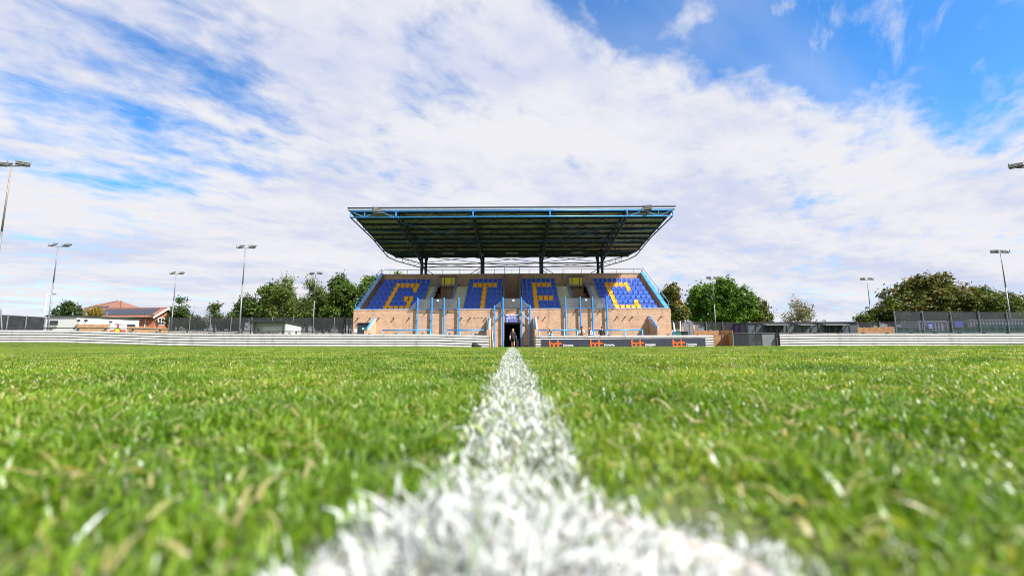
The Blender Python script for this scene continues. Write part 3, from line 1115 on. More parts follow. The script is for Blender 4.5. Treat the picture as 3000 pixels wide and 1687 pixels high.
# drain stubs and air bricks on the wall
stubs = [(1046.6, 934), (1082.5, 934), (1107.8, 934), (1151.8, 934), (1197, 933.5), (1248, 914), (1310, 914), (1350.6, 932.5), (1376, 932.5), (1421.7, 932.5), (1484.6, 914),
         (1515, 914), (1594.7, 931), (1575, 931), (1651, 930.5), (1684, 913.5), (1755, 912.5), (1805, 930), (1829, 930), (1850, 930), (1896, 930), (1934, 929.5)]
for (px, py) in stubs:
    p = at(px + 2, py - 2, WY)
    MB().tube((p.x, WY + 0.02, p.z), (p.x, WY - 0.16, p.z - 0.015), 0.05, 10).build('drain_stub', BLACK, stand)
for px in (1391, 1401.6, 1412):
    p = at(px, 929.5, WY)
    box('air_brick', CONC, stand, p.x - 0.09, p.x + 0.09, WY - 0.02, WY + 0.01, p.z - 0.05, p.z + 0.04)
# door on the left with its exit plate and a notice
a, b_ = at(1049, 948, WY), at(1084, 948, WY)
dr = box('side_door', mat('navy_door', (0.022, 0.04, 0.06), 0.45), stand, a.x, b_.x, WY - 0.03, WY - 0.001, g1(a.x, WY), a.z)
box('door_canopy', BLACK, dr, a.x - 0.03, b_.x + 0.03, WY - 0.10, WY - 0.001, a.z + 0.001, a.z + 0.07)
box('handle', STEEL, dr, a.x + 0.12, a.x + 0.16, WY - 0.07, WY - 0.031, 0.95, 1.12)
p = at(1066, 963, WY)
box('exit_plate', mat('exit_green', (0.02, 0.30, 0.16), 0.4), dr, p.x, p.x + 0.16, WY - 0.045, WY - 0.031, p.z - 0.06, p.z + 0.07)
box('exit_plate', WHITEP, dr, p.x - 0.13, p.x - 0.002, WY - 0.045, WY - 0.031, p.z - 0.06, p.z + 0.07)
# wing walls with blue rails, running out towards the pitch
for xw in (-12.05, -1.98, 1.98, 12.05):
    z0, z1 = at(1500, 934, WY).z, at(1500, 966, 36.8).z
    poly = [(WY - 0.001, BASE), (WY - 0.001, z0), (WY - 0.15, z0), (37.0, z1), (36.62, z1), (36.62, BASE)]
    wn = MB().prism(poly, xw - 0.13, xw + 0.13).build('wing_wall', BRICK, stand)
    cpm = MB()
    cpm.hexa([(xw - 0.16, 37.0, z1 + 0.002), (xw + 0.16, 37.0, z1 + 0.002), (xw + 0.16, WY - 0.15, z0 + 0.002), (xw - 0.16, WY - 0.15, z0 + 0.002),
              (xw - 0.16, 37.0, z1 + 0.06), (xw + 0.16, 37.0, z1 + 0.06), (xw + 0.16, WY - 0.15, z0 + 0.06), (xw - 0.16, WY - 0.15, z0 + 0.06)])
    cpm.build('wing_coping', CONC, wn)
    rm = MB().tube((xw, 36.9, z1 + 0.2), (xw, WY - 0.1, z0 + 0.24), 0.035).tube((xw, 36.9, z1 + 0.07), (xw, WY - 0.1, z0 + 0.1), 0.03)
    for k in range(4):
        t_ = (k + 0.3) / 3.6
        rm.tube((xw, 36.9 + t_ * 2.0, z1 + t_ * (z0 - z1) + 0.04), (xw, 36.9 + t_ * 2.0, z1 + t_ * (z0 - z1) + 0.22), 0.03, 6)
    rm.build('wing_rail', BLUE_POLE, wn)

# roof ---------------------------------------------------------------
RY0, RY1, RY2 = 36.3, 47.7, 51.0
RZ0 = at(1500, 609.5, RY0).z
RZ1 = at(1500, 734, RY1).z
RZ2 = at(1500, 746.5, RY2).z
RX = 13.72


def roof_z(y):
    return RZ0 + (RZ1 - RZ0) * (y - RY0) / (RY1 - RY0) if y <= RY1 else RZ1 + (RZ2 - RZ1) * (y - RY1) / (RY2 - RY1)


rf = MB()
prof = []
nr = 104
pw = 2 * RX / nr
for i in range(nr):
    x = -RX + i * pw
    prof += [(x, 0.0), (x + pw * 0.62, 0.0), (x + pw * 0.70, 0.045), (x + pw * 0.92, 0.045)]
prof.append((RX, 0.0))
yc = [RY0, 40.1, 43.9, RY1, RY2]
for th in (0.0, 0.012):
    for y in yc:
        for (x, dz) in prof:
            rf.v.append((x, y, roof_z(y) + dz + th))
npf = len(prof)
for lay_ in range(2):
    for j in range(len(yc) - 1):
        for i in range(npf - 1):
            a = lay_ * len(yc) * npf + j * npf + i
            q = (a, a + npf, a + npf + 1, a + 1)
            rf.f.append(q if lay_ == 0 else tuple(reversed(q)))
roof = rf.build('roof_sheet', ROOF, stand)
gt = MB()
gt.prism([(RY0 - 0.16, RZ0 - 0.17), (RY0 - 0.02, RZ0 - 0.17), (RY0 - 0.02, RZ0 - 0.02), (RY0 - 0.14, RZ0 - 0.02)], -RX - 0.08, RX + 0.08)
gt.build('gutter', GUTTER, roof)
MB().prism([(RY0 - 0.17, RZ0 + 0.0), (RY0 + 0.3, RZ0 + 0.045), (RY0 + 0.3, RZ0 + 0.085), (RY0 - 0.17, RZ0 + 0.075)], -RX - 0.1, RX + 0.1).build('eaves_flashing', DARKSTEEL, roof)
for s in (-1, 1):
    a, b_ = sorted((s * RX + s * 0.02, s * (RX + 0.1)))
    mbv = MB()
    for (ya, yb) in ((RY0, RY1), (RY1, RY2)):
        mbv.hexa([(a, ya, roof_z(ya) - 0.10), (b_, ya, roof_z(ya) - 0.10), (b_, yb, roof_z(yb) - 0.10), (a, yb, roof_z(yb) - 0.10),
                  (a, ya, roof_z(ya) + 0.05), (b_, ya, roof_z(ya) + 0.05), (b_, yb, roof_z(yb) + 0.05), (a, yb, roof_z(yb) + 0.05)])
    mbv.build('verge', DARKSTEEL, roof)
# purlins
for k, y in enumerate(np.linspace(36.9, 50.4, 11)):
    z = roof_z(y) - 0.012
    m_ = NAVY
    MB().prism([(y - 0.045, z - 0.20), (y + 0.045, z - 0.20), (y + 0.045, z), (y - 0.045, z)], -RX + 0.05, RX - 0.05).build('purlin', m_, stand)
# main trusses and columns
TX = (-9.66, -3.22, 3.22, 9.66)
FYB = 36.02
ztc = at(1500, 617.5, FYB).z
zbc = at(1500, 635, FYB).z
C1, C2 = 46.85, 49.1
zk = at(1500, 770, C1).z
for x in TX:
    tr = MB()
    top = [Vector((x, FYB, ztc)), Vector((x, C2 + 1.2, roof_z(C2 + 1.2) - 0.32))]
    bot = [Vector((x, FYB, zbc)), Vector((x, 40.6, zbc + (zk - zbc) * 0.40)), Vector((x, C1, zk))]
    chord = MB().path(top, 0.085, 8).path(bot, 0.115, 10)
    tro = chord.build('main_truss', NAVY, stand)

    def topz(y):
        return ztc + (top[1].z - ztc) * (y - FYB) / (top[1].y - FYB)

    def botz(y):
        return np.interp(y, [b.y for b in bot], [b.z for b in bot])
    ysn = np.linspace(FYB, C1, 10)
    for i in range(9):
        a = (x, ysn[i], topz(ysn[i])) if i % 2 == 0 else (x, ysn[i], float(botz(ysn[i])))
        b_ = (x, ysn[i + 1], float(botz(ysn[i + 1]))) if i % 2 == 0 else (x, ysn[i + 1], topz(ysn[i + 1]))
        MB().tube(a, b_, 0.05, 6).build('truss_web', NAVY, tro)
        if i and i % 2:
            MB().tube((x, ysn[i], float(botz(ysn[i]))), (x, ysn[i], topz(ysn[i])), 0.045, 6).build('truss_web', NAVY, tro)
    for cy in (C1, C2):
        zt = roof_z(cy) - 0.25
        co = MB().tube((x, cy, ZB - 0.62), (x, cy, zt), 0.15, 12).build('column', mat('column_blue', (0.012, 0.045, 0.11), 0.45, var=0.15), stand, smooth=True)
        MB().hexa([(x - 0.02, cy - 0.15, zt - 0.9), (x + 0.02, cy - 0.15, zt - 0.9), (x + 0.02, cy + 0.15, zt - 0.9), (x - 0.02, cy + 0.15, zt - 0.9),
                   (x - 0.02, cy - 0.55, zt), (x + 0.02, cy - 0.55, zt), (x + 0.02, cy + 0.15, zt), (x - 0.02, cy + 0.15, zt)]).build('gusset', NAVY, co)
    MB().tube((x, C1, zk), (x, C2, zk - 0.3), 0.06, 6).build('column_tie', NAVY, stand)
    MB().tube((x, C2, zk + 0.1), (x, C2 + 1.2, roof_z(C2 + 1.2) - 0.32), 0.06, 6).build('rear_brace', NAVY, stand)
# front beam, painted blue
fb = MB().tube((-RX + 0.25, FYB, ztc), (RX - 0.25, FYB, ztc), 0.06, 10).build('front_beam', BLUE, stand, smooth=True)
MB().tube((-RX + 0.25, FYB, zbc), (RX - 0.25, FYB, zbc), 0.062, 10).build('front_beam', BLUE, stand, smooth=True)
for x in TX:
    MB().box(x - 0.055, x + 0.055, FYB - 0.06, FYB + 0.06, zbc + 0.06, ztc - 0.06).build('beam_post', BLUE, fb)
    for zz_ in (ztc, zbc):
        for dx in (-0.2, 0.2):
            MB().tube((x + dx - 0.02, FYB, zz_), (x + dx + 0.02, FYB, zz_), 0.10, 10).build('flange', BLUE, fb)
for s in (-1, 1):
    xe = RX - 0.25
    MB().tube((s * xe, FYB, zbc), (s * xe, FYB, ztc), 0.045, 8).build('beam_post', BLUE, fb)
    nodes = [(9.86, zbc), (11.0, ztc), (12.3, zbc), (xe, ztc)] if s > 0 else [(9.86, zbc), (11.0, ztc), (12.3, zbc), (xe, ztc)]
    for (xa, za), (xb, zb) in zip(nodes[:-1], nodes[1:]):
        MB().tube((s * xa, FYB, za), (s * xb, FYB, zb), 0.035, 8).build('beam_lattice', BLUE, fb)
    MB().tube((s * 12.3, FYB, zbc), (s * 12.3, FYB, ztc), 0.035, 8).build('beam_lattice', BLUE, fb)
    # edge truss along the verge
    ye = 47.3
    e1 = [Vector((s * xe, FYB, zbc)), Vector((s * xe, 42.0, roof_z(42) - 0.62)), Vector((s * xe, ye, roof_z(ye) - 0.75)), Vector((s * (xe - 0.35), 49.6, roof_z(49.6) - 0.85)), Vector((s * 9.66, C2, zk - 0.25))]
    e2 = [Vector((s * xe, FYB, ztc)), Vector((s * xe, ye, roof_z(ye) - 0.26)), Vector((s * (xe - 0.35), 49.6, roof_z(49.6) - 0.35)), Vector((s * 9.66, C2, zk + 0.25))]
    et = MB().path(e1, 0.055, 8).path(e2[1:], 0.05, 8).tube(e2[0], e2[1], 0.05, 8).build('edge_truss', NAVY, stand)
    for k in range(1, 8):
        y = FYB + (ye - FYB) * k / 7
        zb = roof_z(y) - (0.55 + 0.2 * k / 7)
        MB().tube((s * xe, y, zb - 0.05), (s * xe, y, roof_z(y) - 0.22), 0.025, 6).build('edge_strut', BLUE if k % 2 else NAVY, et)
    for k in range(1, 5):
        a = e1[3].lerp(e1[4], k / 5)
        b_ = e2[2].lerp(e2[3], k / 5)
        MB().tube(a, b_, 0.025, 6).build('edge_strut', NAVY, et)
        if k < 4:
            MB().tube(e1[3].lerp(e1[4], k / 5), e2[2].lerp(e2[3], (k + 1) / 5), 0.022, 6).build('edge_strut', NAVY, et)
    # outriggers from the outer truss to the edge truss, every one a small lattice
    for k, y in enumerate((39.6, 42.6, 45.6)):
        z0 = float(np.interp(y, [FYB, 40.6, C1], [zbc, zbc + (zk - zbc) * 0.40, zk]))
        z0 = (z0 + roof_z(y) - 0.25) / 2 - 0.15
        z1 = roof_z(y) - 0.62
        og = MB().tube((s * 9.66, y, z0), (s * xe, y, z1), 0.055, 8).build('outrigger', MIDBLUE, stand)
        for q in range(1, 5):
            xa = s * (9.66 + (xe - 9.66) * q / 5)
            zl = z0 + (z1 - z0) * q / 5
            MB().tube((xa, y, zl), (xa, y, roof_z(y) - 0.2), 0.025, 6).build('outrigger_strut', NAVY, og)
            xb = s * (9.66 + (xe - 9.66) * (q + (1 if q % 2 else -1)) / 5)
            MB().tube((xa, y, zl), (xb, y, roof_z(y) - 0.2), 0.022, 6).build('outrigger_strut', NAVY, og)
# bracing under the roof between trusses


def btz(y):
    return float(np.interp(y, [FYB, 40.6, C1], [zbc, zbc + (zk - zbc) * 0.40, zk]))


for (xa, xb) in ((TX[0], TX[1]), (TX[2], TX[3])):
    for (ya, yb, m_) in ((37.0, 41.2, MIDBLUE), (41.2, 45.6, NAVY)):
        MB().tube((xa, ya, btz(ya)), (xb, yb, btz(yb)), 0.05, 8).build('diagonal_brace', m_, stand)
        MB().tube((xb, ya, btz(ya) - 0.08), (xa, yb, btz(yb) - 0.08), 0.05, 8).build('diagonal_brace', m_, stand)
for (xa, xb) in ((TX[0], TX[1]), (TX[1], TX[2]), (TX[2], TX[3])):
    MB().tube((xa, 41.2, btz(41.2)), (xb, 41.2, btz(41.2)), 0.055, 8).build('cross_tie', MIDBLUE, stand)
    for (ya, yb) in ((36.8, 39.7), (39.7, 42.6), (42.6, 45.6)):
        xm = (xa + xb) / 2
        MB().tube((xa, ya, roof_z(ya) - 0.25), (xm, yb, roof_z(yb) - 0.25), 0.03, 6).build('roof_brace', NAVY, stand)
        MB().tube((xb, ya, roof_z(ya) - 0.25), (xm, yb, roof_z(yb) - 0.25), 0.03, 6).build('roof_brace', NAVY, stand)
        MB().tube((xa, yb, roof_z(yb) - 0.27), (xm, ya, roof_z(ya) - 0.27), 0.03, 6).build('roof_brace', NAVY, stand)
        MB().tube((xb, yb, roof_z(yb) - 0.27), (xm, ya, roof_z(ya) - 0.27), 0.03, 6).build('roof_brace', NAVY, stand)
    zA, zB, zC = at(1500, 748.5, C1).z, at(1500, 771.5, C1).z, at(1500, 782, C1).z
    for zz_, r_ in ((zA, 0.06), (zB, 0.055), (zC, 0.05)):
        MB().tube((xa + 0.15, C1, zz_), (xb - 0.15, C1, zz_), r_, 8).build('column_rail', NAVY, stand)
    MB().tube((xa + 0.15, C1 + 0.05, zA - 0.05), (xb - 0.15, C1 + 0.05, zB + 0.08), 0.035, 6).build('column_brace', NAVY, stand)
    MB().tube((xb - 0.15, C1 - 0.04, zA - 0.05), (xa + 0.15, C1 - 0.04, zB + 0.08), 0.035, 6).build('column_brace', NAVY, stand)
    MB().tube((xa + 0.15, C1 + 0.05, zB), (xb - 0.15, C1 + 0.05, zC), 0.03, 6).build('column_brace', NAVY, stand)
    MB().tube((xb - 0.15, C1 - 0.04, zB), (xa + 0.15, C1 - 0.04, zC), 0.03, 6).build('column_brace', NAVY, stand)
zD = at(1500, 789, C1).z
for x, dirs in ((TX[0], (1,)), (TX[1], (-1,)), (TX[2], (1,)), (TX[3], (-1,))):
    for d_ in dirs:
        for off in (0.0, 0.6):
            MB().tube((x + d_ * 0.12, C1 + off, zD + 0.25 - off * 0.5), (x + d_ * (2.2 - off), C1 + 0.2 + off, ZB - 0.55), 0.035, 6).build('raking_strut', NAVY, stand)
for s in (-1, 1):
    box('rear_fascia', DARKSTEEL, stand, -RX + 0.05 if s < 0 else 0.0, 0.0 - 0.002 if s < 0 else RX - 0.05, RY2 - 0.02, RY2 + 0.08, RZ2 - 0.3, RZ2 + 0.06)

# ------------------------------------------------------------------ things fixed to the stand
def floodlight_head(name, m_parent, c, yaw, tilt, wdt=0.72, hgt=0.56):
    """a flat lamp of three louvred strips in a U bracket"""
    rot = Matrix.Rotation(yaw, 3, 'Z') @ Matrix.Rotation(tilt, 3, 'X')
    ryaw = Matrix.Rotation(yaw, 3, 'Z')
    c = Vector(c)

    def bx(mb, x0, x1, y0, y1, z0, z1, rm):
        pts = [c + rm @ Vector(p) for p in ((x0, y0, z0), (x1, y0, z0), (x1, y1, z0), (x0, y1, z0), (x0, y0, z1), (x1, y0, z1), (x1, y1, z1), (x0, y1, z1))]
        mb.hexa(pts)
    hb = MB()
    h = hgt
    bx(hb, -wdt / 2, wdt / 2, 0.02, 0.10, 0.10, 0.10 + h, rot)
    body = hb.build(name, DARKSTEEL, m_parent)
    for k in range(3):
        mb = MB()
        bx(mb, -wdt / 2 + 0.03, wdt / 2 - 0.03, -0.01, 0.018, 0.12 + k * h / 3, 0.06 + (k + 1) * h / 3, rot)
        mb.build('lamp_strip', mat('lamp_glass', (0.10, 0.10, 0.08), 0.3), body)
    mb = MB()
    for s in (-1, 1):
        bx(mb, s * wdt / 2 - (0.02 if s < 0 else -0.005), s * wdt / 2 + (0.005 if s > 0 else 0.0) + 0.02 * (s > 0), -0.02, 0.06, -0.03, 0.34, ryaw)
    bx(mb, -wdt / 2, wdt / 2, -0.02, 0.06, -0.06, -0.03, ryaw)
    mb.build('bracket', STEEL, body)
    return body


for px, py, lab, yaw in ((1107, 622, 'flat louvred floodlight clamped on the left end of the stand roof edge', 0.35), (1895, 616, 'flat louvred floodlight clamped on the right end of the stand roof edge', -0.35)):
    c = at(px, py, FYB - 0.22)
    ft = thing('roof_floodlight', lab, 'floodlight', c, 'floodlights on the stand roof')
    floodlight_head('lamp_head', ft, c, yaw, R(-38), 0.74, 0.66)
    MB().tube((c.x, c.y + 0.02, c.z - 0.06), (c.x, FYB, zbc + 0.02), 0.03, 8).build('clamp_arm', DARKSTEEL, ft)

for i, (x, px, py, lab) in enumerate(((TX[0], 1223, 748, 'round-faced loudspeaker under the roof at the leftmost column pair'), (TX[1], 1414, 747, 'round-faced loudspeaker under the roof at the second column from the left'),
                                       (TX[2], 1582, 746, 'round-faced loudspeaker under the roof at the third column from the left'), (TX[3], 1774, 743, 'round-faced loudspeaker under the roof at the rightmost column pair'))):
    c = at(px, py, C1 - 0.55)
    lt_ = thing('loudspeaker', lab, 'loudspeaker', c, 'loudspeakers under the stand roof')
    MB().box(c.x - 0.17, c.x + 0.17, c.y - 0.05, c.y + 0.2, c.z - 0.17, c.z + 0.17).build('cabinet', BLACK, lt_, bevel=0.02)
    MB().tube((c.x, c.y - 0.09, c.z), (c.x, c.y - 0.05, c.z), 0.13, 16).build('rim', mat('speaker_rim', (0.30, 0.31, 0.28), 0.5), lt_)
    MB().tube((c.x, c.y - 0.10, c.z), (c.x, c.y - 0.088, c.z), 0.085, 14).build('cone', BLACK, lt_)
    MB().tube((c.x, c.y - 0.11, c.z), (c.x, c.y - 0.098, c.z), 0.035, 10).build('cap', mat('speaker_rim', (0.3, 0.31, 0.28), 0.5), lt_)
    MB().tube((c.x, c.y + 0.19, c.z), (x, C1 - 0.1, c.z), 0.03, 6).build('arm', BLACK, lt_)
for i, (px, py, lab) in enumerate(((1313, 743, 'left strip light under the back of the stand roof'), (1500, 742, 'middle strip light under the back of the stand roof'), (1691, 740, 'right strip light under the back of the stand roof'))):
    c = at(px, py, C1 - 0.3)
    lt_ = thing('strip_light', lab, 'light', c, 'strip lights under the stand roof')
    MB().box(c.x - 0.66, c.x + 0.66, c.y - 0.07, c.y + 0.07, c.z - 0.04, c.z + 0.05).build('diffuser', mat('strip_diffuser', (0.5, 0.5, 0.46), 0.4), lt_)
    MB().box(c.x - 0.7, c.x + 0.7, c.y - 0.05, c.y + 0.05, c.z + 0.052, c.z + 0.10).build('housing', DARKSTEEL, lt_)
    MB().tube((c.x, c.y, c.z + 0.1), (c.x, c.y, roof_z(c.y) - 0.01), 0.02, 6).build('hanger', DARKSTEEL, lt_)

# stand sign
a, b_ = at(1481, 922.5, WY - 0.03), at(1520.5, 943.2, WY - 0.03)
sg = thing('stand_sign', 'blue sign with white lettering naming the stand above the tunnel door', 'sign', ((a.x + b_.x) / 2, WY - 0.03, b_.z))
box('sign_board', SIGNB, sg, a.x, b_.x, WY - 0.045, WY - 0.001, b_.z, a.z)
box('sign_border', WHITEP, sg, a.x, b_.x, WY - 0.05, WY - 0.046, a.z - 0.05, a.z)
cxm = (a.x + b_.x) / 2
hgt = a.z - b_.z
text_part('lettering', 'The Norman', 0.17, WHITEP, sg, (cxm, WY - 0.05, a.z - 0.20), 'CENTER', 0.003, 0.004, 0.86)
text_part('lettering', 'Hebbron Stand', 0.17, WHITEP, sg, (cxm, WY - 0.05, a.z - 0.36), 'CENTER', 0.003, 0.004, 1.06)
MB().tube((a.x + 0.16, WY - 0.053, b_.z + 0.11), (a.x + 0.16, WY - 0.046, b_.z + 0.11), 0.07, 12).build('emblem', WHITEP, sg)
box('emblem_stem', WHITEP, sg, a.x + 0.15, a.x + 0.19, WY - 0.052, WY - 0.046, b_.z + 0.03, b_.z + 0.06)
box('small_print', WHITEP, sg, a.x + 0.30, b_.x - 0.09, WY - 0.052, WY - 0.046, b_.z + 0.10, b_.z + 0.13)
box('notice_board', WHITEP, thing('wall_notice', 'small white notice on the brick wall left of the navy door', 'notice', at(1042, 975, WY - 0.02)), at(1037.8, 963, WY).x, at(1046, 963, WY).x, WY - 0.025, WY - 0.001, at(1042, 974.5, WY).z, at(1042, 963.5, WY).z)

# ------------------------------------------------------------------ pitch barriers
BRY = 36.0


def barrier(x0, x1, label, panel=4.2, hgt=1.02, skip=None, extra=0.0):
    n = max(1, round((x1 - x0) / panel))
    xs_ = np.linspace(x0, x1, n + 1)
    th = thing('pitch_barrier', label, 'barrier', ((x0 + x1) / 2, BRY, g1((x0 + x1) / 2, BRY)), 'pale slatted pitch barriers')

    def gb(x):
        return g1(x, BRY) + extra
    rows = 5
    hs = hgt / rows
    for i in range(n):
        xa, xb = xs_[i] + 0.004, xs_[i + 1] - 0.004
        za, zb = gb(xa), gb(xb)
        for k in range(rows):
            b0, b1 = k * hs + 0.022, (k + 1) * hs - 0.026
            jz = random.uniform(-0.004, 0.004)
            m = MB()
            # rounded plank: face, upper and lower chamfers
            pr = [(0.0, b0), (-0.022, b0 + 0.016), (-0.030, b0 + 0.05), (-0.030, b1 - 0.05), (-0.012, b1 - 0.004), (0.01, b1), (0.02, b1 - 0.02), (0.02, b0)]
            s0 = len(m.v)
            for (xx_, zz_) in ((xa, za), (xb, zb)):
                for (dy, dz) in pr:
                    m.v.append((xx_, BRY + dy, zz_ + dz + jz))
            q = len(pr)
            m.f.append(tuple(range(q)))
            m.f.append(tuple(reversed(range(q, 2 * q))))
            for a in range(q):
                bb = (a + 1) % q
                m.f.append((a, q + a, q + bb, bb))
            m.build('slat', SLAT, th)
        MB().hexa([(xa, BRY + 0.024, za), (xb, BRY + 0.024, zb), (xb, BRY + 0.05, zb), (xa, BRY + 0.05, za),
                   (xa, BRY + 0.024, za + hgt - 0.03), (xb, BRY + 0.024, zb + hgt - 0.03), (xb, BRY + 0.05, zb + hgt - 0.03), (xa, BRY + 0.05, za + hgt - 0.03)]).build('backing', DARKSTEEL, th)
        MB().hexa([(xa, BRY - 0.03, za + hgt - 0.012), (xb, BRY - 0.03, zb + hgt - 0.012), (xb, BRY + 0.09, zb + hgt - 0.012), (xa, BRY + 0.09, za + hgt - 0.012),
                   (xa, BRY - 0.03, za + hgt + 0.012), (xb, BRY - 0.03, zb + hgt + 0.012), (xb, BRY + 0.09, zb + hgt + 0.012), (xa, BRY + 0.09, za + hgt + 0.012)]).build('top_cap', SLAT, th)
        for q in (0.25, 0.75):
            xp = xa + (xb - xa) * q
            zp = gb(xp)
            MB().box(xp - 0.05, xp + 0.05, BRY + 0.095, BRY + 0.19, zp - 0.1, zp + hgt + 0.02).box(xp - 0.10, xp + 0.10, BRY + 0.05, BRY + 0.17, zp + hgt + 0.021, zp + hgt + 0.085).build('post', DARKSTEEL, th)
    for xe in (x0, x1):
        MB().box(xe - 0.035, xe + 0.035, BRY + 0.06, BRY + 0.2, gb(xe) - 0.1, gb(xe) + hgt).build('end_post', DARKSTEEL, th)
    return th


barrier(-45.0, -1.87, 'long pale grey slatted barrier along the far touchline left of the tunnel')
barrier(1.87, 16.2, 'pale grey slatted barrier right of the tunnel carrying the dark advertising banner')
barrier(21.55, 45.0, 'pale grey slatted barrier along the far touchline on the right, beyond the mesh gate')

# banner with four printed panels
bx0, bx1 = at(1585.5, 1000, BRY).x, at(2066.5, 1000, BRY).x
zl, zr = at(1585.5, 994.2, BRY - 0.05).z, at(2066.5, 990.4, BRY - 0.05).z
bn = thing('advertising_banner', 'dark navy banner with four orange logos on the pale barrier right of the tunnel', 'banner', (bx0, BRY - 0.05, zl - 0.75))
BH = 0.80


def ring_strip(m, cx, cz, r, wd_, a0, a1, y, dep=0.006, n=22):
    s0 = len(m.v)
    pts = []
    for k in range(n + 1):
        a = a0 + (a1 - a0) * k / n
        pts.append((cx + (r - wd_ / 2) * math.cos(a), cz + (r - wd_ / 2) * math.sin(a)))
        pts.append((cx + (r + wd_ / 2) * math.cos(a), cz + (r + wd_ / 2) * math.sin(a)))
    for yy_ in (y, y - dep):
        m.v += [(p[0], yy_, p[1]) for p in pts]
    q = len(pts)
    for k in range(n):
        i = s0 + 2 * k
        m.f.append((i + q, i + q + 2, i + q + 3, i + q + 1))
        m.f.append((i + 1, i + 3, i + 2, i))
        m.f.append((i + 1, i + q + 1, i + q + 3, i + 3))
        m.f.append((i, i + 2, i + q + 2, i + q))


for k in range(4):
    xa, xb = bx0 + (bx1 - bx0) * k / 4, bx0 + (bx1 - bx0) * (k + 1) / 4 - 0.012
    za, zb = zl + (zr - zl) * k / 4, zl + (zr - zl) * (k + 1) / 4
    y0, y1 = BRY - 0.05, BRY - 0.034
    pl = MB().hexa([(xa, y0, za - BH), (xb, y0, zb - BH), (xb, y1, zb - BH), (xa, y1, za - BH), (xa, y0, za), (xb, y0, zb), (xb, y1, zb), (xa, y1, za)]).build('banner_panel', BANNER, bn)
    lx = xa + 0.64
    lz = za + (zb - za) * 0.3 - 0.07 - 0.62
    r_, wd_ = 0.162, 0.088
    yb = y0 - 0.001
    lg = MB()
    lg.box(lx, lx + wd_, yb - 0.006, yb, lz + r_ + 0.03, lz + 0.62)
    c1x, c2x, c3x = lx + r_ + wd_ / 2, lx + r_ * 3 + wd_ / 2 + 0.008, lx + r_ * 5 + wd_ / 2 + 0.03
    cz_ = lz + r_ + wd_ / 2
    ring_strip(lg, c1x, cz_, r_, wd_, 0, 2 * math.pi, yb - 0.0005)
    ring_strip(lg, c2x, cz_, r_, wd_, 0, 2 * math.pi, yb - 0.001)
    lg.box(c2x + r_ - wd_ / 2, c2x + r_ + wd_ / 2, yb - 0.0075, yb - 0.0015, lz + r_ + 0.03, lz + 0.62)
    ring_strip(lg, c3x, cz_, r_, wd_, R(42), R(318), yb - 0.002)
    lg.build('orange_logo', ORANGE, pl)
    tx = c3x + 0.22
    text_part('lettering', 'Connecting', 0.20, WHITEP, pl, (tx, yb, lz + 0.165), 'LEFT', 0.003, 0.006, 0.82)
    text_part('lettering', 'Logistics', 0.20, WHITEP, pl, (tx, yb, lz + 0.0), 'LEFT', 0.003, 0.006, 0.66)

# blue crush barriers between wall and pitch barrier
CBY = 37.7
for px0, px1, cuts, lab in ((1119.5, 1262, (0, .36, .72, 1), 'blue tubular crush barrier in front of the brick wall at the far left'), (1310, 1424, (0, .33, .66, 1), 'blue tubular crush barrier just left of the tunnel'),
                            (1578, 1692, (0, .33, .66, 1), 'blue tubular crush barrier just right of the tunnel'), (1740, 1883, (0, .27, .63, 1), 'blue tubular crush barrier in front of the brick wall at the far right')):
    pa, pb_ = at(px0, 967.5, CBY), at(px1, 966, CBY)
    zt = (pa.z + pb_.z) / 2
    cb = thing('crush_barrier', lab, 'barrier', ((pa.x + pb_.x) / 2, CBY, g1(pa.x, CBY)), 'blue crush barriers before the stand')
    MB().tube((pa.x, CBY, zt), (pb_.x, CBY, zt), 0.055, 12).build('top_rail', BLUE_POLE, cb, smooth=True)
    for q in cuts:
        x = pa.x + 0.03 + (pb_.x - pa.x - 0.06) * q
        MB().tube((x, CBY, g1(x, CBY) - 0.05), (x, CBY, zt - 0.02), 0.055, 12).build('leg', BLUE_POLE, cb, smooth=True)

# things by the tunnel
c = at(1393, 1014, BRY - 0.35)
kb = thing('kit_bag', 'black kit bag lying on the grass against the barrier left of the tunnel', 'bag', (c.x, c.y, g1(c.x, c.y)))
m = MB()
m.ball((c.x, c.y, g1(c.x, c.y) + 0.14), 0.34, 0.18, 0.17, 12, 8)
m.ball((c.x - 0.12, c.y, g1(c.x, c.y) + 0.24), 0.16, 0.14, 0.12)
m.ball((c.x + 0.34, c.y - 0.02, g1(c.x, c.y) + 0.06), 0.16, 0.12, 0.07)
m.build('bag_body', KIT, kb, smooth=True)
MB().path([(c.x - 0.22, c.y - 0.1, g1(c.x, c.y) + 0.26), (c.x - 0.05, c.y - 0.16, g1(c.x, c.y) + 0.4), (c.x + 0.16, c.y - 0.1, g1(c.x, c.y) + 0.26)], 0.014, 6).build('strap', DARKSTEEL, kb)
c = at(1541, 1015, WY - 0.5)
kb = thing('kit_bag', 'black bag slumped on the floor right of the tunnel door between two blue poles', 'bag', (c.x, c.y, g1(c.x, c.y)))
MB().ball((c.x, c.y, g1(c.x, c.y) + 0.09), 0.24, 0.14, 0.11, 12, 8).ball((c.x + 0.1, c.y - 0.05, g1(c.x, c.y) + 0.06), 0.15, 0.13, 0.08).build('bag_body', KIT, kb, smooth=True)
MB().path([(c.x - 0.12, c.y - 0.08, g1(c.x, c.y) + 0.17), (c.x, c.y - 0.12, g1(c.x, c.y) + 0.25), (c.x + 0.12, c.y - 0.08, g1(c.x, c.y) + 0.17)], 0.012, 6).build('strap', DARKSTEEL, kb)
c = at(1515.5, 1010, WY + 1.0)
gb_ = g1(c.x, c.y)
bn_ = thing('litter_bin', 'grey-blue bin with a dark lid standing in the tunnel doorway', 'bin', (c.x, c.y, gb_))
zt = at(1515, 996, WY + 1.0).z
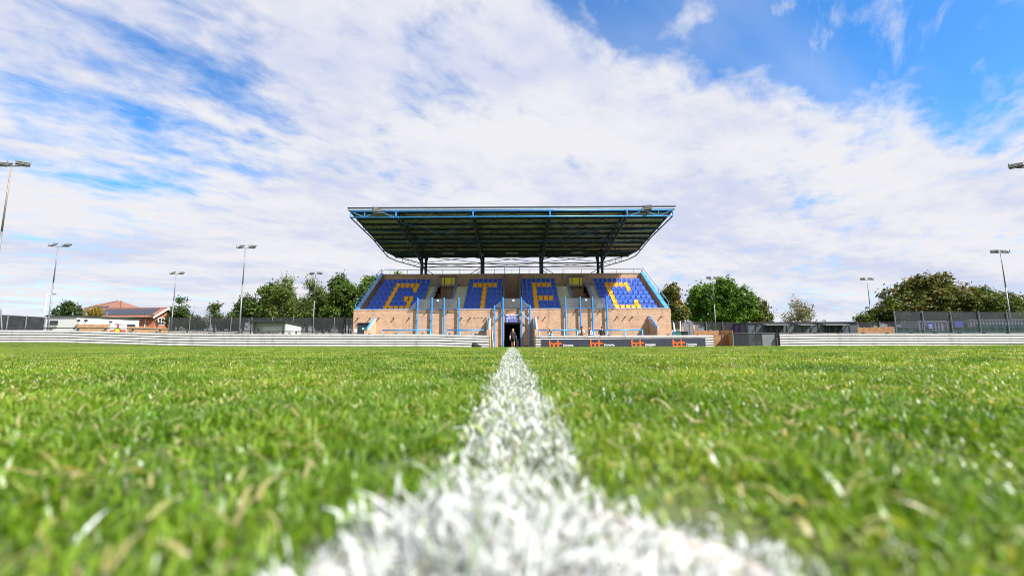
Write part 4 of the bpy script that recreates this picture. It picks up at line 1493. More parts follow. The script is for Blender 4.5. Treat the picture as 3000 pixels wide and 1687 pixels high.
MB().hexa([(c.x - 0.11, c.y - 0.12, gb_ + 0.01), (c.x + 0.11, c.y - 0.12, gb_ + 0.01), (c.x + 0.11, c.y + 0.12, gb_ + 0.01), (c.x - 0.11, c.y + 0.12, gb_ + 0.01),
           (c.x - 0.13, c.y - 0.14, zt), (c.x + 0.13, c.y - 0.14, zt), (c.x + 0.13, c.y + 0.14, zt), (c.x - 0.13, c.y + 0.14, zt)]).build('bin_body', mat('bin_grey', (0.22, 0.26, 0.36), 0.5), bn_)
MB().ball((c.x, c.y, zt + 0.04), 0.14, 0.14, 0.10).build('lid', GREENP, bn_, smooth=True)
for k, (px, m_, lab) in enumerate(((1441.5, WHITEP, 'white corner pole leaning on the brick beside the tunnel'), (1443.5, GREENP, 'green corner pole leaning on the brick beside the tunnel'))):
    pa, pt = at(px + 4, 1012, WY - 0.75), at(px - 0.5 + k * 0.6, 960, WY - 0.3)
    fp = thing('corner_pole', lab, 'pole', (pa.x, pa.y, g1(pa.x, pa.y)), 'poles leaning by the tunnel')
    MB().tube((pa.x, pa.y, g1(pa.x, pa.y)), pt, 0.022, 8).build('shaft', m_, fp)
    MB().tube(pt, pt + Vector((0, 0.01, 0.06)), 0.024, 8).build('tip', YEL, fp)


# ------------------------------------------------------------------ people
def person(label, x, y, zrot, joints, mats, hair=None, H=1.72, ponytail=False):
    """joints: dict name -> (pos, radius); one continuous skin grown on the skeleton, then coloured by body part"""
    z0 = g1(x, y)
    root = thing('person', label, 'person', (x, y, z0), 'people near the stand')
    root.rotation_euler = (0, 0, zrot)
    names = list(joints)
    bones = [('pelvis', 'spine', 'top'), ('spine', 'chest', 'top'), ('chest', 'neck', 'top'), ('neck', 'chin', 'skin'), ('chin', 'head', 'skin'), ('head', 'crown', 'skin')]
    for s in 'LR':
        bones += [('chest', 'sh' + s, 'sleeve'), ('sh' + s, 'el' + s, 'sleeve'), ('el' + s, 'wr' + s, 'forearm'), ('wr' + s, 'pm' + s, 'skin'),
                  ('pelvis', 'hip' + s, 'short'), ('hip' + s, 'mid' + s, 'short'), ('mid' + s, 'kn' + s, 'leg'), ('kn' + s, 'an' + s, 'leg'), ('an' + s, 'toe' + s, 'shoe')]
        for k in range(5):
            bones.append(('pm' + s, f'f{k}{s}', 'skin'))
            bones.append((f'f{k}{s}', f't{k}{s}', 'skin'))
    for s in 'LR':       # hands
        wr, pm = Vector(joints['wr' + s][0]), Vector(joints['pm' + s][0])
        d = (pm - wr).normalized()
        side = Vector((0, 1, 0)).cross(d)
        if side.length < 0.1:
            side = Vector((1, 0, 0))
        side.normalize()
        nrm = d.cross(side)
        for k in range(4):
            o_ = (k - 1.5) * 0.021
            ln = (0.036, 0.042, 0.038, 0.030)[k]
            joints[f'f{k}{s}'] = (pm + d * (0.035 + ln * 0.5) + side * o_, 0.0095)
            joints[f't{k}{s}'] = (pm + d * (0.035 + ln * 1.3) + side * o_ * 1.1 + nrm * 0.02, 0.008)
        joints[f'f4{s}'] = (pm + side * 0.045 + d * 0.0 + nrm * 0.01, 0.0105)
        joints[f't4{s}'] = (pm + side * 0.058 + d * 0.035 + nrm * 0.02, 0.009)
    names = list(joints)
    me = bpy.data.meshes.new('body_skeleton')
    idx = {n_: i for i, n_ in enumerate(names)}
    me.from_pydata([tuple(joints[n_][0]) for n_ in names], [(idx[a], idx[b_]) for a, b_, _ in bones], [])
    ob = bpy.data.objects.new('body_skeleton', me)
    COL.objects.link(ob)
    sk = ob.modifiers.new('skin', 'SKIN')
    sk.use_smooth_shade = True
    for i, n_ in enumerate(names):
        r_ = joints[n_][1]
        me.skin_vertices[0].data[i].radius = (r_, r_) if not isinstance(r_, tuple) else r_
    me.skin_vertices[0].data[idx['pelvis']].use_root = True
    sb_ = ob.modifiers.new('sub', 'SUBSURF')
    sb_.levels = 1
    sb_.render_levels = 1
    dg = bpy.context.evaluated_depsgraph_get()
    out = bpy.data.meshes.new_from_object(ob.evaluated_get(dg))
    bpy.data.objects.remove(ob)
    out.name = 'body'
    order = ['skin', 'top', 'sleeve', 'forearm', 'short', 'leg', 'shoe']
    out.materials.clear()
    for o_ in order:
        out.materials.append(mats.get(o_, SKIN))
    segs_ = [(Vector(joints[a][0]), Vector(joints[b_][0]), order.index(c_)) for a, b_, c_ in bones]
    for p in out.polygons:
        c_ = p.center
        best, bi = 9, 0
        for (a, b_, k) in segs_:
            ab = b_ - a
            t_ = max(0, min(1, (c_ - a).dot(ab) / max(ab.length_squared, 1e-9)))
            d = (c_ - (a + ab * t_)).length
            if d < best:
                best, bi = d, k
        p.material_index = bi
        p.use_smooth = True
    body = bpy.data.objects.new('body', out)
    link(body, root)
    ORG[body] = Vector((0, 0, 0))
    ORG[root] = Vector((0, 0, 0))
    hd = Vector(joints['head'][0])
    if hair is not None:
        hm = MB()
        hm.ball((hd.x, hd.y + 0.022, hd.z + 0.035), 0.098, 0.108, 0.105, 14, 9)
        if ponytail:
            hm.ball((hd.x + 0.01, hd.y + 0.075, hd.z - 0.06), 0.085, 0.05, 0.17, 10, 8)
        hm.build('hair', hair, body, smooth=True)
    for s in (-1, 1):
        MB().ball((hd.x + s * 0.034, hd.y - 0.088, hd.z + 0.005), 0.013, 0.008, 0.009, 6, 5).build('eye', BLACK, body)
        MB().ball((hd.x + s * 0.095, hd.y + 0.01, hd.z - 0.005), 0.014, 0.024, 0.034, 6, 5).build('ear', mats.get('skin', SKIN), body)
    MB().ball((hd.x, hd.y - 0.10, hd.z - 0.02), 0.014, 0.02, 0.024, 6, 5).build('nose', mats.get('skin', SKIN), body)
    MB().ball((hd.x, hd.y - 0.088, hd.z - 0.062), 0.026, 0.008, 0.008, 6, 5).build('mouth', mat('lips', (0.35, 0.11, 0.09), 0.5), body)
    return root


def pose(H=1.72, lean=0.0, arms='down', stride=0.0, head_fwd=0.0):
    k = H / 1.75

    def P(x, y, z):
        z *= k
        y2 = y * k - lean * max(0, z / H - 0.52)
        return Vector((x * k, y2, z))
    hf = head_fwd
    j = {'pelvis': (P(0, 0, .96), (.155 * k, .11 * k)), 'spine': (P(0, 0, 1.13), (.142 * k, .105 * k)), 'chest': (P(0, 0, 1.33), (.165 * k, .115 * k)), 'neck': (P(0, -.01 - hf * .3, 1.49), .056 * k),
         'chin': (P(0, -.03 - hf * .7, 1.555), .072 * k), 'head': (P(0, -.03 - hf, 1.635), .095 * k), 'crown': (P(0, -.02 - hf, 1.70), .068 * k)}
    for s, n_ in ((-1, 'R'), (1, 'L')):
        st = stride * s
        j['sh' + n_] = (P(s * .185, 0, 1.42), .066 * k)
        if arms == 'down':
            j['el' + n_] = (P(s * .255, .03 + st * .1, 1.15), .047 * k)
            j['wr' + n_] = (P(s * .275, -.04 + st * .22, .92), .032 * k)
            j['pm' + n_] = (P(s * .275, -.06 + st * .25, .855), .034 * k)
        elif arms == 'front':
            j['el' + n_] = (P(s * .27, -.02, 1.17), .05 * k)
            j['wr' + n_] = (P(s * .10, -.24, 1.14), .034 * k)
            j['pm' + n_] = (P(s * .035, -.28, 1.15), .034 * k)
        elif arms == 'head':
            j['el' + n_] = (P(s * .25, -.16, 1.34), .046 * k)
            j['wr' + n_] = (P(s * .11, -.15, 1.56), .031 * k)
            j['pm' + n_] = (P(s * .075, -.13, 1.63), .033 * k)
        j['hip' + n_] = (P(s * .092, 0, .90), .10 * k)
        j['mid' + n_] = (P(s * .10, -.03 - st * .10, .60), .082 * k)
        j['kn' + n_] = (P(s * .10, -.04 - st * .16, .49), .062 * k)
        j['an' + n_] = (P(s * .10, .02 - st * .10 + max(0, -st) * .12, .085 + max(0, -st) * .10), .043 * k)
        j['toe' + n_] = (P(s * .11, -.14 - st * .10 + max(0, -st) * .12, .035 + max(0, -st) * .05), .036 * k)
    return j


c = at(1503, 1000, WY - 0.35)
person('blonde person in black and white kit walking into the tunnel, seen from behind', c.x, c.y, math.pi, pose(1.66, 0.05, 'down', 0.9), {'top': KIT, 'sleeve': KIT, 'forearm': KITW, 'short': KIT, 'leg': SKIN, 'shoe': KIT}, HAIRB, ponytail=True)
PYY = 37.1
for px, top_py, zr, arms, hf, mt, hr, lab in (
        (1608.5, 961, 0.2, 'head', 0.05, {'top': KITW, 'sleeve': KIT, 'forearm': SKIN, 'short': KIT, 'leg': KIT, 'shoe': KIT}, HAIRB, 'person holding both hands to the head behind the barrier just right of the tunnel'),
        (1702, 955.5, 0.25, 'front', 0.06, {'top': KIT, 'sleeve': KITW, 'forearm': SKIN, 'short': KIT, 'leg': KIT, 'shoe': KIT}, HAIRD, 'brown-haired person in a black and white shirt behind the barrier'),
        (1726.5, 958.5, -0.2, 'front', 0.10, {'top': KIT, 'sleeve': KITW, 'forearm': KITW, 'short': KIT, 'leg': KIT, 'shoe': KIT}, None, 'bald person in a black and white top looking down behind the barrier'),
        (1762, 956, math.pi - 0.5, 'front', 0.07, {'top': mat('navy_jacket', (0.03, 0.032, 0.045), 0.8), 'sleeve': mat('navy_jacket', (0.03, 0.032, 0.045), 0.8), 'forearm': KIT, 'short': KIT, 'leg': KIT, 'shoe': KIT}, HAIRD, 'dark-haired person in a dark jacket with back turned behind the barrier')):
    c = at(px, top_py, PYY)
    Hh = c.z - g1(c.x, PYY)
    person(lab, c.x, PYY, zr, pose(Hh, 0.25, arms, 0.1, hf), mt, hr)


# ------------------------------------------------------------------ floodlight masts
def mast(x, y, htop, label, yaw, lean=(0, 0), white_part=False, group='floodlight masts round the grounds', face=0.0, rs=1.0, hs_=1.0):
    z0 = g1(x, y)
    th = thing('floodlight_mast', label, 'floodlight', (x, y, z0), group)
    ln = Vector((lean[0], lean[1], 0))
    b0 = Vector((x, y, z0 - 0.1))
    b1 = Vector((x, y, z0 + htop * 0.62)) + ln * 0.62
    b2 = Vector((x, y, z0 + htop)) + ln
    po = MB().tube(b0, b1, 0.085 * rs, 10, 0.07 * rs).build('mast_pole', STEEL, th, smooth=True)
    MB().tube(b1, b2, 0.062 * rs, 10, 0.048 * rs).build('upper_pole', mat('weathered_pole', (0.24, 0.19, 0.17), 0.55, 0.2, var=0.3) if white_part else STEEL, th, smooth=True)
    MB().tube(b0, (x, y, z0 + 0.35), 0.16, 10, 0.10).build('base_collar', STEEL, th)
    d = Vector((math.cos(yaw), math.sin(yaw), 0))
    MB().tube(b2 - d * 1.0, b2 + d * 1.0, 0.035, 8).build('cross_arm', DARKSTEEL, th)
    for s in (-1, 1):
        c_ = b2 + d * s * 0.72 + Vector((0, 0, 0.06))
        floodlight_head('lamp_head', th, c_, face + s * 0.25, R(-48), 0.68 * hs_, 0.50 * hs_)
    return th


HM = 11.1
m1 = at(135, 965, 50)
mast(at(147, 900, 50).x, 50, at(170, 722, 50).z - g1(-52, 50), 'floodlight mast in front of the pale flat-roofed building at the left', 0.2)
mast(at(507, 900, 70).x, 70, at(519, 803, 70).z - g1(-53, 70), 'slim floodlight mast beside the red brick house', 0.1)
mast(at(706, 900, 50).x, 50, at(716, 727, 50).z - g1(-31, 50), 'tall floodlight mast just left of the grey shed', 0.05)
mast(at(920, 900, 70).x, 70, at(922, 804, 70).z - g1(-31, 70), 'floodlight mast before the trees left of the stand', -0.1, face=0.4)
pz = at(33, 487, 27.5)
mast(pz.x, 27.5, pz.z - g1(pz.x, 27.5), 'nearest floodlight mast cut by the left picture edge', 0.0, white_part=True, face=0.5, rs=0.8, hs_=0.95)
mast(at(2093, 900, 75).x, 75, at(2086.5, 817, 75).z - g1(34, 75), 'floodlight mast in front of the big green tree right of the stand', 0.1, face=-0.2)
mast(at(2549, 900, 76).x, 76, at(2541, 820, 76).z - g1(60, 76), 'slim floodlight mast behind the slate cabin at the right', -0.1, face=-0.4)
mast(at(2955, 900, 54).x, 54, at(2932, 741, 54).z - g1(59, 54), 'tall floodlight mast at the right mesh fence near the picture edge', 0.0, face=-0.5)
pz = at(3012, 492, 27.5)
mast(pz.x, 27.5, pz.z - g1(pz.x, 27.5), 'floodlight mast of which only one lamp shows at the right picture edge', 0.0, face=-0.5, hs_=0.95)


# ------------------------------------------------------------------ fences, sheds, cabins
def mesh_fence(x0, y0, x1, y1, ztop0, ztop1, label, npost, m=MESHM, post_r=0.05, rails=2, grp='mesh fences behind the pitch'):
    th = thing('mesh_fence', label, 'fence', ((x0 + x1) / 2, (y0 + y1) / 2, g1((x0 + x1) / 2, (y0 + y1) / 2)), grp)
    P = [Vector((x0 + (x1 - x0) * k / (npost - 1), y0 + (y1 - y0) * k / (npost - 1), 0)) for k in range(npost)]
    Z = [ztop0 + (ztop1 - ztop0) * k / (npost - 1) for k in range(npost)]
    for k, p in enumerate(P):
        MB().tube((p.x, p.y, g1(p.x, p.y) - 0.1), (p.x, p.y, Z[k] + 0.08), post_r, 8).build('post', STEEL, th)
    for k in range(npost - 1):
        a, b_ = P[k], P[k + 1]
        za, zb = g1(a.x, a.y), g1(b_.x, b_.y)
        MB().hexa([(a.x, a.y + 0.05, za), (b_.x, b_.y + 0.05, zb), (b_.x, b_.y + 0.056, zb), (a.x, a.y + 0.056, za),
                   (a.x, a.y + 0.05, Z[k]), (b_.x, b_.y + 0.05, Z[k + 1]), (b_.x, b_.y + 0.056, Z[k + 1]), (a.x, a.y + 0.056, Z[k])]).build('mesh_panel', m, th)
        for q in range(rails + 1):
            t_ = q / max(1, rails)
            MB().tube((a.x, a.y + 0.04, za + (Z[k] - za) * t_ + 0.02), (b_.x, b_.y + 0.04, zb + (Z[k + 1] - zb) * t_ + 0.02), 0.014, 5).build('wire_rail', DARKSTEEL, th)
    return th


def plank_fence(x0, y0, x1, y1, zt0, zt1, label, m=TIMBER, w_=0.14):
    th = thing('timber_fence', label, 'fence', ((x0 + x1) / 2, (y0 + y1) / 2, g1((x0 + x1) / 2, (y0 + y1) / 2)), 'timber fences')
    L_ = math.hypot(x1 - x0, y1 - y0)
    n = int(L_ / w_)
    dx, dy = (x1 - x0) / L_, (y1 - y0) / L_
    mb = MB()
    for k in range(n):
        s0, s1 = k * w_ + 0.006, (k + 1) * w_ - 0.006
        xa, ya, xb, yb = x0 + dx * s0, y0 + dy * s0, x0 + dx * s1, y0 + dy * s1
        zt = zt0 + (zt1 - zt0) * k / n + random.uniform(-0.015, 0.015)
        zb = g1(xa, ya) - 0.05
        o_ = random.uniform(0, 0.012)
        nx_, ny_ = dy * 0.02, -dx * 0.02
        mb.hexa([(xa + nx_, ya + ny_ - o_, zb), (xb + nx_, yb + ny_ - o_, zb), (xb - nx_, yb - ny_ - o_, zb), (xa - nx_, ya - ny_ - o_, zb),
                 (xa + nx_, ya + ny_ - o_, zt), (xb + nx_, yb + ny_ - o_, zt), (xb - nx_, yb - ny_ - o_, zt), (xa - nx_, ya - ny_ - o_, zt)])
    tag(mb.build('planks', m, th), kind='stuff')
    zb = (zt0 + zt1) / 2
    for f_ in (0.2, 0.85):
        za_, zb_ = g1(x0, y0) + (zt0 - g1(x0, y0)) * f_, g1(x1, y1) + (zt1 - g1(x1, y1)) * f_
        MB().tube((x0, y0 + 0.06, za_), (x1, y1 + 0.06, zb_), 0.04, 4).build('rail', m, th)
    return th


# left side, from far left to the stand --------------------------------
# dark windbreak fence at the far left
p0, p1 = at(-30, 921, 46), at(133, 930, 46)
mesh_fence(p0.x, 46, p1.x, 46, p0.z, p1.z, 'dark windbreak fence at the far left edge', 4, WINDM, 0.06)
for px, lab in ((8, 'grey steel post leaning behind the far left windbreak fence'),):
    a, b_ = at(2, 905, 45.2), at(15, 958, 45.2)
    th = thing('prop_post', lab, 'post', (b_.x, 45.2, g1(b_.x, 45.2)))
    MB().tube(a, (b_.x, 45.2, g1(b_.x, 45.2)), 0.06, 8).tube((b_.x - 0.9, 45.2, b_.z - 0.1), (b_.x + 0.05, 45.2, b_.z - 0.1), 0.03, 6).build('post_body', STEEL, th)
# white lamp column behind the building
c = at(130, 930, 60)
wl = thing('lamp_column', 'white street lamp column with a short arm behind the pale building', 'lamp', (c.x, 60, g1(c.x, 60)))
zt = at(137, 862, 60).z
MB().tube((c.x, 60, g1(c.x, 60)), (c.x, 60, zt), 0.06, 8).build('column', WHITEP, wl)
MB().tube((c.x, 60, zt - 0.02), (c.x + 0.9, 60, zt), 0.05, 8).build('arm', WHITEP, wl)
MB().box(c.x + 0.6, c.x + 1.15, 59.9, 60.1, zt - 0.05, zt + 0.07).build('lantern', STEEL, wl)

# pale flat-roofed building: a front wing and a wing that runs back to the right
q = at(226, 926, 51.0)
zt = q.z
xl = at(141, 926, 51.2).x
xr = at(408, 940, 57.5).x
cl = thing('clubhouse', 'pale grey flat-roofed building with small windows at the left', 'building', ((xl + q.x) / 2, 51, g1(q.x, 51)))
zg = g1(q.x, 52) - 0.2
MB().prism([(xl, 51.05), (q.x, 51.0), (xr, 57.5), (xl, 58.5)], zg, zt, 'z').build('wall', RENDERW, cl)
MB().prism([(xl - 0.15, 50.9), (q.x + 0.15, 50.85), (xr + 0.2, 57.6), (xl - 0.15, 58.7)], zt + 0.002, zt + 0.10, 'z').build('roof', DARKSTEEL, cl)
a, b_ = at(148, 939, 51), at(168, 952.5, 51)
wn = box('window', DARKSTEEL, cl, a.x, b_.x, 50.96, 51.03, b_.z, a.z)
box('pane', WINGLASS, wn, a.x + 0.06, b_.x - 0.06, 50.94, 50.958, b_.z + 0.06, a.z - 0.06)
box('sill', WHITEP, wn, a.x - 0.05, b_.x + 0.05, 50.88, 50.958, b_.z - 0.08, b_.z - 0.02)


def on_side(px, pz0, pz1, wpx):
    """a rectangle on the wall that runs back from q to xr"""
    t_ = None
    best = None
    for k in range(201):
        f_ = k / 200
        X, Y = q.x + (xr - q.x) * f_, 51 + 6.5 * f_
        d = Vector((X, Y, 2.5)) - Vector((0, 0, CAM_Z))
        pxx = 1500 + F_PX * d.dot(_r) / d.dot(_f)
        if best is None or abs(pxx - px) < best[0]:
            best = (abs(pxx - px), X, Y)
    return best[1], best[2]


for px, py0, py1 in ((352, 949, 955), (381, 950, 957)):
    X, Y = on_side(px, 0, 0, 0)
    z1, z0 = at(px, py0, Y).z, at(px, py1, Y).z
    d = Vector((xr - q.x, 6.5, 0)).normalized()
    nn = Vector((d.y, -d.x, 0))
    c0 = Vector((X, Y, 0)) + nn * 0.02
    wv = MB().hexa([c0 - d * 0.6 + Vector((0, 0, z0)), c0 + d * 0.6 + Vector((0, 0, z0)), c0 + d * 0.6 - nn * 0.04 + Vector((0, 0, z0)), c0 - d * 0.6 - nn * 0.04 + Vector((0, 0, z0)),
                    c0 - d * 0.6 + Vector((0, 0, z1)), c0 + d * 0.6 + Vector((0, 0, z1)), c0 + d * 0.6 - nn * 0.04 + Vector((0, 0, z1)), c0 - d * 0.6 - nn * 0.04 + Vector((0, 0, z1))]).build('window', WINGLASS, cl)
for px, py in ((215, 936), (250, 936), (322, 940)):
    X, Y = on_side(max(px, 228), 0, 0, 0)
    z = at(px, py, Y).z
    MB().tube((X + 0.05, Y - 0.02, z), (X + 0.5, Y - 0.45, z - 0.1), 0.05, 6).box(X + 0.35, X + 0.6, Y - 0.6, Y - 0.4, z - 0.25, z - 0.05).build('wall_lamp', DARKSTEEL, cl)
for px in (201, 241, 302):
    c = at(px, 920, 54)
    MB().tube((c.x, 54.5, zt + 0.1), (c.x, 54.5, zt + 0.75), 0.07, 8).build('roof_vent', STEEL, cl)

# timber fence in front of it, with a painted flag board
p0, p1 = at(226.5, 949, 49.2), at(322, 950, 49.2)
plank_fence(p0.x, 49.2, p1.x, 49.2, p0.z, p1.z, 'brown timber fence in front of the pale building, left of the flag board', TIMBER2)
p0, p1 = at(369, 956, 49.2), at(491, 961, 49.2)
plank_fence(p0.x, 49.2, p1.x, 49.2, p0.z, p1.z, 'brown timber fence in front of the brick house, right of the flag board', TIMBER2)
a, b_ = at(322.5, 952, 49.1), at(368.5, 977, 49.1)
fb_ = thing('flag_board', 'white board painted with a red cross and a round yellow crest between timber fences', 'board', ((a.x + b_.x) / 2, 49.1, b_.z))
box('board', WHITEP, fb_, a.x, b_.x, 49.08, 49.14, g1(a.x, 49), a.z)
xm, zm = (a.x + b_.x) / 2, at(345, 969, 49.1).z
box('cross_bar', REDP, fb_, xm - 0.09, xm + 0.09, 49.065, 49.078, g1(a.x, 49), a.z)
box('cross_bar', REDP, fb_, a.x, b_.x, 49.06, 49.064, zm - 0.12, zm + 0.1)
MB().tube((xm, 49.03, zm), (xm, 49.058, zm), 0.36, 18).build('crest_ring', DARKSTEEL, fb_)
MB().tube((xm, 49.01, zm), (xm, 49.029, zm), 0.27, 18).build('crest', YPANEL, fb_)

# red brick house with solar panels -----------------------------------
HY0, HY1 = 73.0, 78.0
hx1 = at(450, 926, HY0).x
hx0 = at(222, 923, HY0).x
he = at(450, 926.5, HY0).z
hr_ = at(470, 905, (HY0 + HY1) / 2).z
hs = thing('brick_house', 'red brick house with a tiled roof full of solar panels behind the pale building', 'house', ((hx0 + hx1) / 2, HY0, 0.4))
MB().prism([(HY0, 0.2), (HY1, 0.2), (HY1, he), ((HY0 + HY1) / 2, hr_ - 0.12), (HY0, he)], hx0, hx1).build('wall', REDBRICK, hs)
ym = (HY0 + HY1) / 2
rf2 = MB()
for (ya, yb) in ((HY0 - 0.45, ym), (HY1 + 0.45, ym)):
    za = he - 0.45 * (hr_ - he) / (ym - HY0)
    rf2.hexa([(hx0 - 0.3, ya, za), (hx1 + 0.35, ya, za), (hx1 + 0.35, yb, hr_), (hx0 - 0.3, yb, hr_), (hx0 - 0.3, ya, za + 0.14), (hx1 + 0.35, ya, za + 0.14), (hx1 + 0.35, yb, hr_ + 0.14), (hx0 - 0.3, yb, hr_ + 0.14)])
hroof = rf2.build('roof', TILE, hs)
MB().tube((hx0 - 0.3, ym, hr_ + 0.15), (hx1 + 0.35, ym, hr_ + 0.15), 0.11, 8).build('ridge', TILE, hroof)
for (ya) in (HY0 - 0.45, HY1 + 0.45):
    za = he - 0.45 * (hr_ - he) / (ym - HY0)
    MB().hexa([(hx1 + 0.352, ya, za - 0.12), (hx1 + 0.40, ya, za - 0.12), (hx1 + 0.40, ym, hr_ - 0.10), (hx1 + 0.352, ym, hr_ - 0.10),
               (hx1 + 0.352, ya, za + 0.18), (hx1 + 0.40, ya, za + 0.18), (hx1 + 0.40, ym, hr_ + 0.20), (hx1 + 0.352, ym, hr_ + 0.20)]).build('barge_board', WHITEP, hroof)
MB().tube((hx0 - 0.3, HY0 - 0.52, he - 0.22), (hx1 + 0.3, HY0 - 0.52, he - 0.22), 0.07, 8).build('gutter', BLACK, hroof)
sl = (hr_ - (he - 0.45 * (hr_ - he) / (ym - HY0))) / (ym - HY0 + 0.45)


def slope_panel(xa, xb, ya, yb, name='solar_panel'):
    def zz_(y):
        return hr_ + 0.14 - sl * (ym - y)
    MB().hexa([(xa, ya, zz_(ya) + 0.03), (xb, ya, zz_(ya) + 0.03), (xb, yb, zz_(yb) + 0.03), (xa, yb, zz_(yb) + 0.03),
               (xa, ya, zz_(ya) + 0.08), (xb, ya, zz_(ya) + 0.08), (xb, yb, zz_(yb) + 0.08), (xa, yb, zz_(yb) + 0.08)]).build(name, SOLAR, hroof)


for (pa, pb_, n) in ((232, 258, 2), (290, 452, 9)):
    xa, xb = at(pa, 915, HY0 + 1).x, at(pb_, 915, HY0 + 1).x
    for k in range(n):
        w_ = (xb - xa) / n
        slope_panel(xa + k * w_ + 0.02, xa + (k + 1) * w_ - 0.02, HY0 + 0.15, ym - 0.35)
# cross wing with a hipped roof
apx = at(350, 882, 83)
hw_ = 4.6
hz = at(350, 906, 79).z - 0.4
MB().box(apx.x - hw_ + 0.4, apx.x + hw_ - 0.4, 83 - hw_ + 0.4, 83 + hw_ - 0.4, 0.2, hz).build('wall', REDBRICK, hs)
m = MB()
m.v = [(apx.x - hw_, 83 - hw_, hz), (apx.x + hw_, 83 - hw_, hz), (apx.x + hw_, 83 + hw_, hz), (apx.x - hw_, 83 + hw_, hz), (apx.x - 0.3, 83, apx.z), (apx.x + 0.3, 83, apx.z)]
m.f = [(0, 1, 5, 4), (1, 2, 5), (2, 3, 4, 5), (3, 0, 4), (3, 2, 1, 0)]
hip = m.build('hip_roof', TILE, hs)
MB().tube((apx.x + hw_, 83 - hw_, hz + 0.05), (apx.x + 0.3, 83, apx.z + 0.05), 0.10, 6).tube((apx.x - hw_, 83 - hw_, hz + 0.05), (apx.x - 0.3, 83, apx.z + 0.05), 0.10, 6).build('hip_ridge', TILE, hip)
for (u0, u1) in ((-0.55, 0.12),):
    for k in range(3):
        ua, ub = u0 + (u1 - u0) * k / 3 + 0.01, u0 + (u1 - u0) * (k + 1) / 3 - 0.01
        va, vb = 0.12, 0.45
        P4 = []
        for off in (0.06, 0.12):
            for (u, v) in ((ua, va), (ub, va), (ub, vb), (ua, vb)):
                P4.append((apx.x + u * hw_, 83 - hw_ * (1 - v), hz + (apx.z - hz) * v + off))
        MB().hexa(P4).build('solar_panel', SOLAR, hip)
for (pa, pb_, py0, py1) in ((324, 343, 930.5, 936), (383, 402, 930, 938.5)):
    a, b_ = at(pa, py0, HY0), at(pb_, py1, HY0)
    wv = box('window', WHITEP, hs, a.x, b_.x, HY0 - 0.06, HY0 - 0.002, b_.z, a.z)
    for k in range(2):
        xa = a.x + 0.06 + k * (b_.x - a.x - 0.06) / 2
        box('pane', WINGLASS, wv, xa, xa + (b_.x - a.x - 0.18) / 2, HY0 - 0.075, HY0 - 0.061, b_.z + 0.06, a.z - 0.06)
z0, z1 = at(464, 952, HY0 + 1.4).z, at(464, 931.5, HY0 + 1.4).z
wv = MB().box(hx1 + 0.002, hx1 + 0.06, HY0 + 1.0, HY0 + 2.3, z0, z1).build('window', WHITEP, hs)
for k in range(2):
    for j_ in range(2):
        MB().box(hx1 + 0.061, hx1 + 0.075, HY0 + 1.08 + k * 0.6, HY0 + 1.60 + k * 0.6, z0 + 0.06 + j_ * (z1 - z0 - 0.06) / 2, z0 + (j_ + 1) * (z1 - z0 - 0.06) / 2).build('pane', WINGLASS, wv)
MB().tube((at(427, 940, HY0).x, HY0 - 0.08, 0.4), (at(427, 940, HY0).x, HY0 - 0.08, he - 0.2), 0.05, 6).build('downpipe', WHITEP, hs)
# rail round the pitch on the left
RYY = 40.6
xa, xb = at(-10, 960, RYY).x, at(1028, 963, RYY).x
npost = 14
for seg_, (f0, f1) in enumerate(((0.0, 0.27), (0.235, 1.0))):
    pass
rl_ = thing('spectator_rail', 'low grey steel spectator rail behind the left barrier', 'rail', ((xa + xb) / 2, RYY, g1((xa + xb) / 2, RYY)))
for k in range(npost):
    x = xa + (xb - xa) * k / (npost - 1)
    z = g1(x, RYY)
    MB().box(x - 0.06, x + 0.06, RYY - 0.04, RYY + 0.04, z - 0.1, z + 1.36).build('post', STEEL, rl_)
    if k < npost - 1:
        x2 = xa + (xb - xa) * (k + 1) / (npost - 1)
        z2 = g1(x2, RYY)
        MB().tube((x, RYY - 0.05, z + 1.36), (x2, RYY - 0.05, z2 + 1.36), 0.045, 8).build('rail', DARKSTEEL, rl_)
        MB().tube((x, RYY - 0.05, z + 0.9), (x2, RYY - 0.05, z2 + 0.9), 0.03, 8).build('rail', DARKSTEEL, rl_)

# grey shed
p0, p1 = at(733, 939, 53), at(831, 939, 53)
zt = (p0.z + p1.z) / 2
zs = at(868, 951, 57.5).z
zgs = g1(p0.x, 54) - 0.1
sh = thing('shed', 'grey open-fronted shed with a dark sloping roof left of the stand', 'shed', ((p0.x + p1.x) / 2, 53, zgs))
xe = p1.x + 0.02
MB().prism([(53.5, zgs), (57.5, zgs), (57.5, zs - 0.05), (53.5, zt - 0.12)], xe - 0.1, xe).build('wall', SHEDM, sh)
MB().prism([(53.5, zgs), (57.5, zgs), (57.5, zs - 0.05), (53.5, zt - 0.12)], p0.x, p0.x + 0.1).build('wall', SHEDM, sh)
box('wall', SHEDM, sh, p0.x + 0.101, xe - 0.101, 53.9, 54.0, zgs, zt - 0.13)
MB().prism([(53.0, zt), (57.8, zs), (57.8, zs - 0.14), (53.0, zt - 0.16)], p0.x - 0.15, xe + 0.15).build('roof', DARKSTEEL, sh)
for k in range(2):
    xq = p0.x + 1.1 + k * 1.22
    dq = box('shutter', RENDERW, sh, xq, xq + 1.2, 53.86, 53.899, zgs + 1.0, zt - 0.65)
for xq in (p0.x + 0.55, xe - 0.45):
    box('wall_lamp', BLACK, sh, xq - 0.05, xq + 0.05, 53.8, 53.899, zt - 1.15, zt - 0.95)
for xq in (p0.x + 0.02, xe - 0.12):
    box('corner_post', DARKSTEEL, sh, xq, xq + 0.10, 53.05, 53.15, zgs, zt - 0.16)
MB().box(xe + 0.002, xe + 0.03, 55.0, 56.1, zgs, zgs + 2.0).build('side_door', RENDERW, sh)

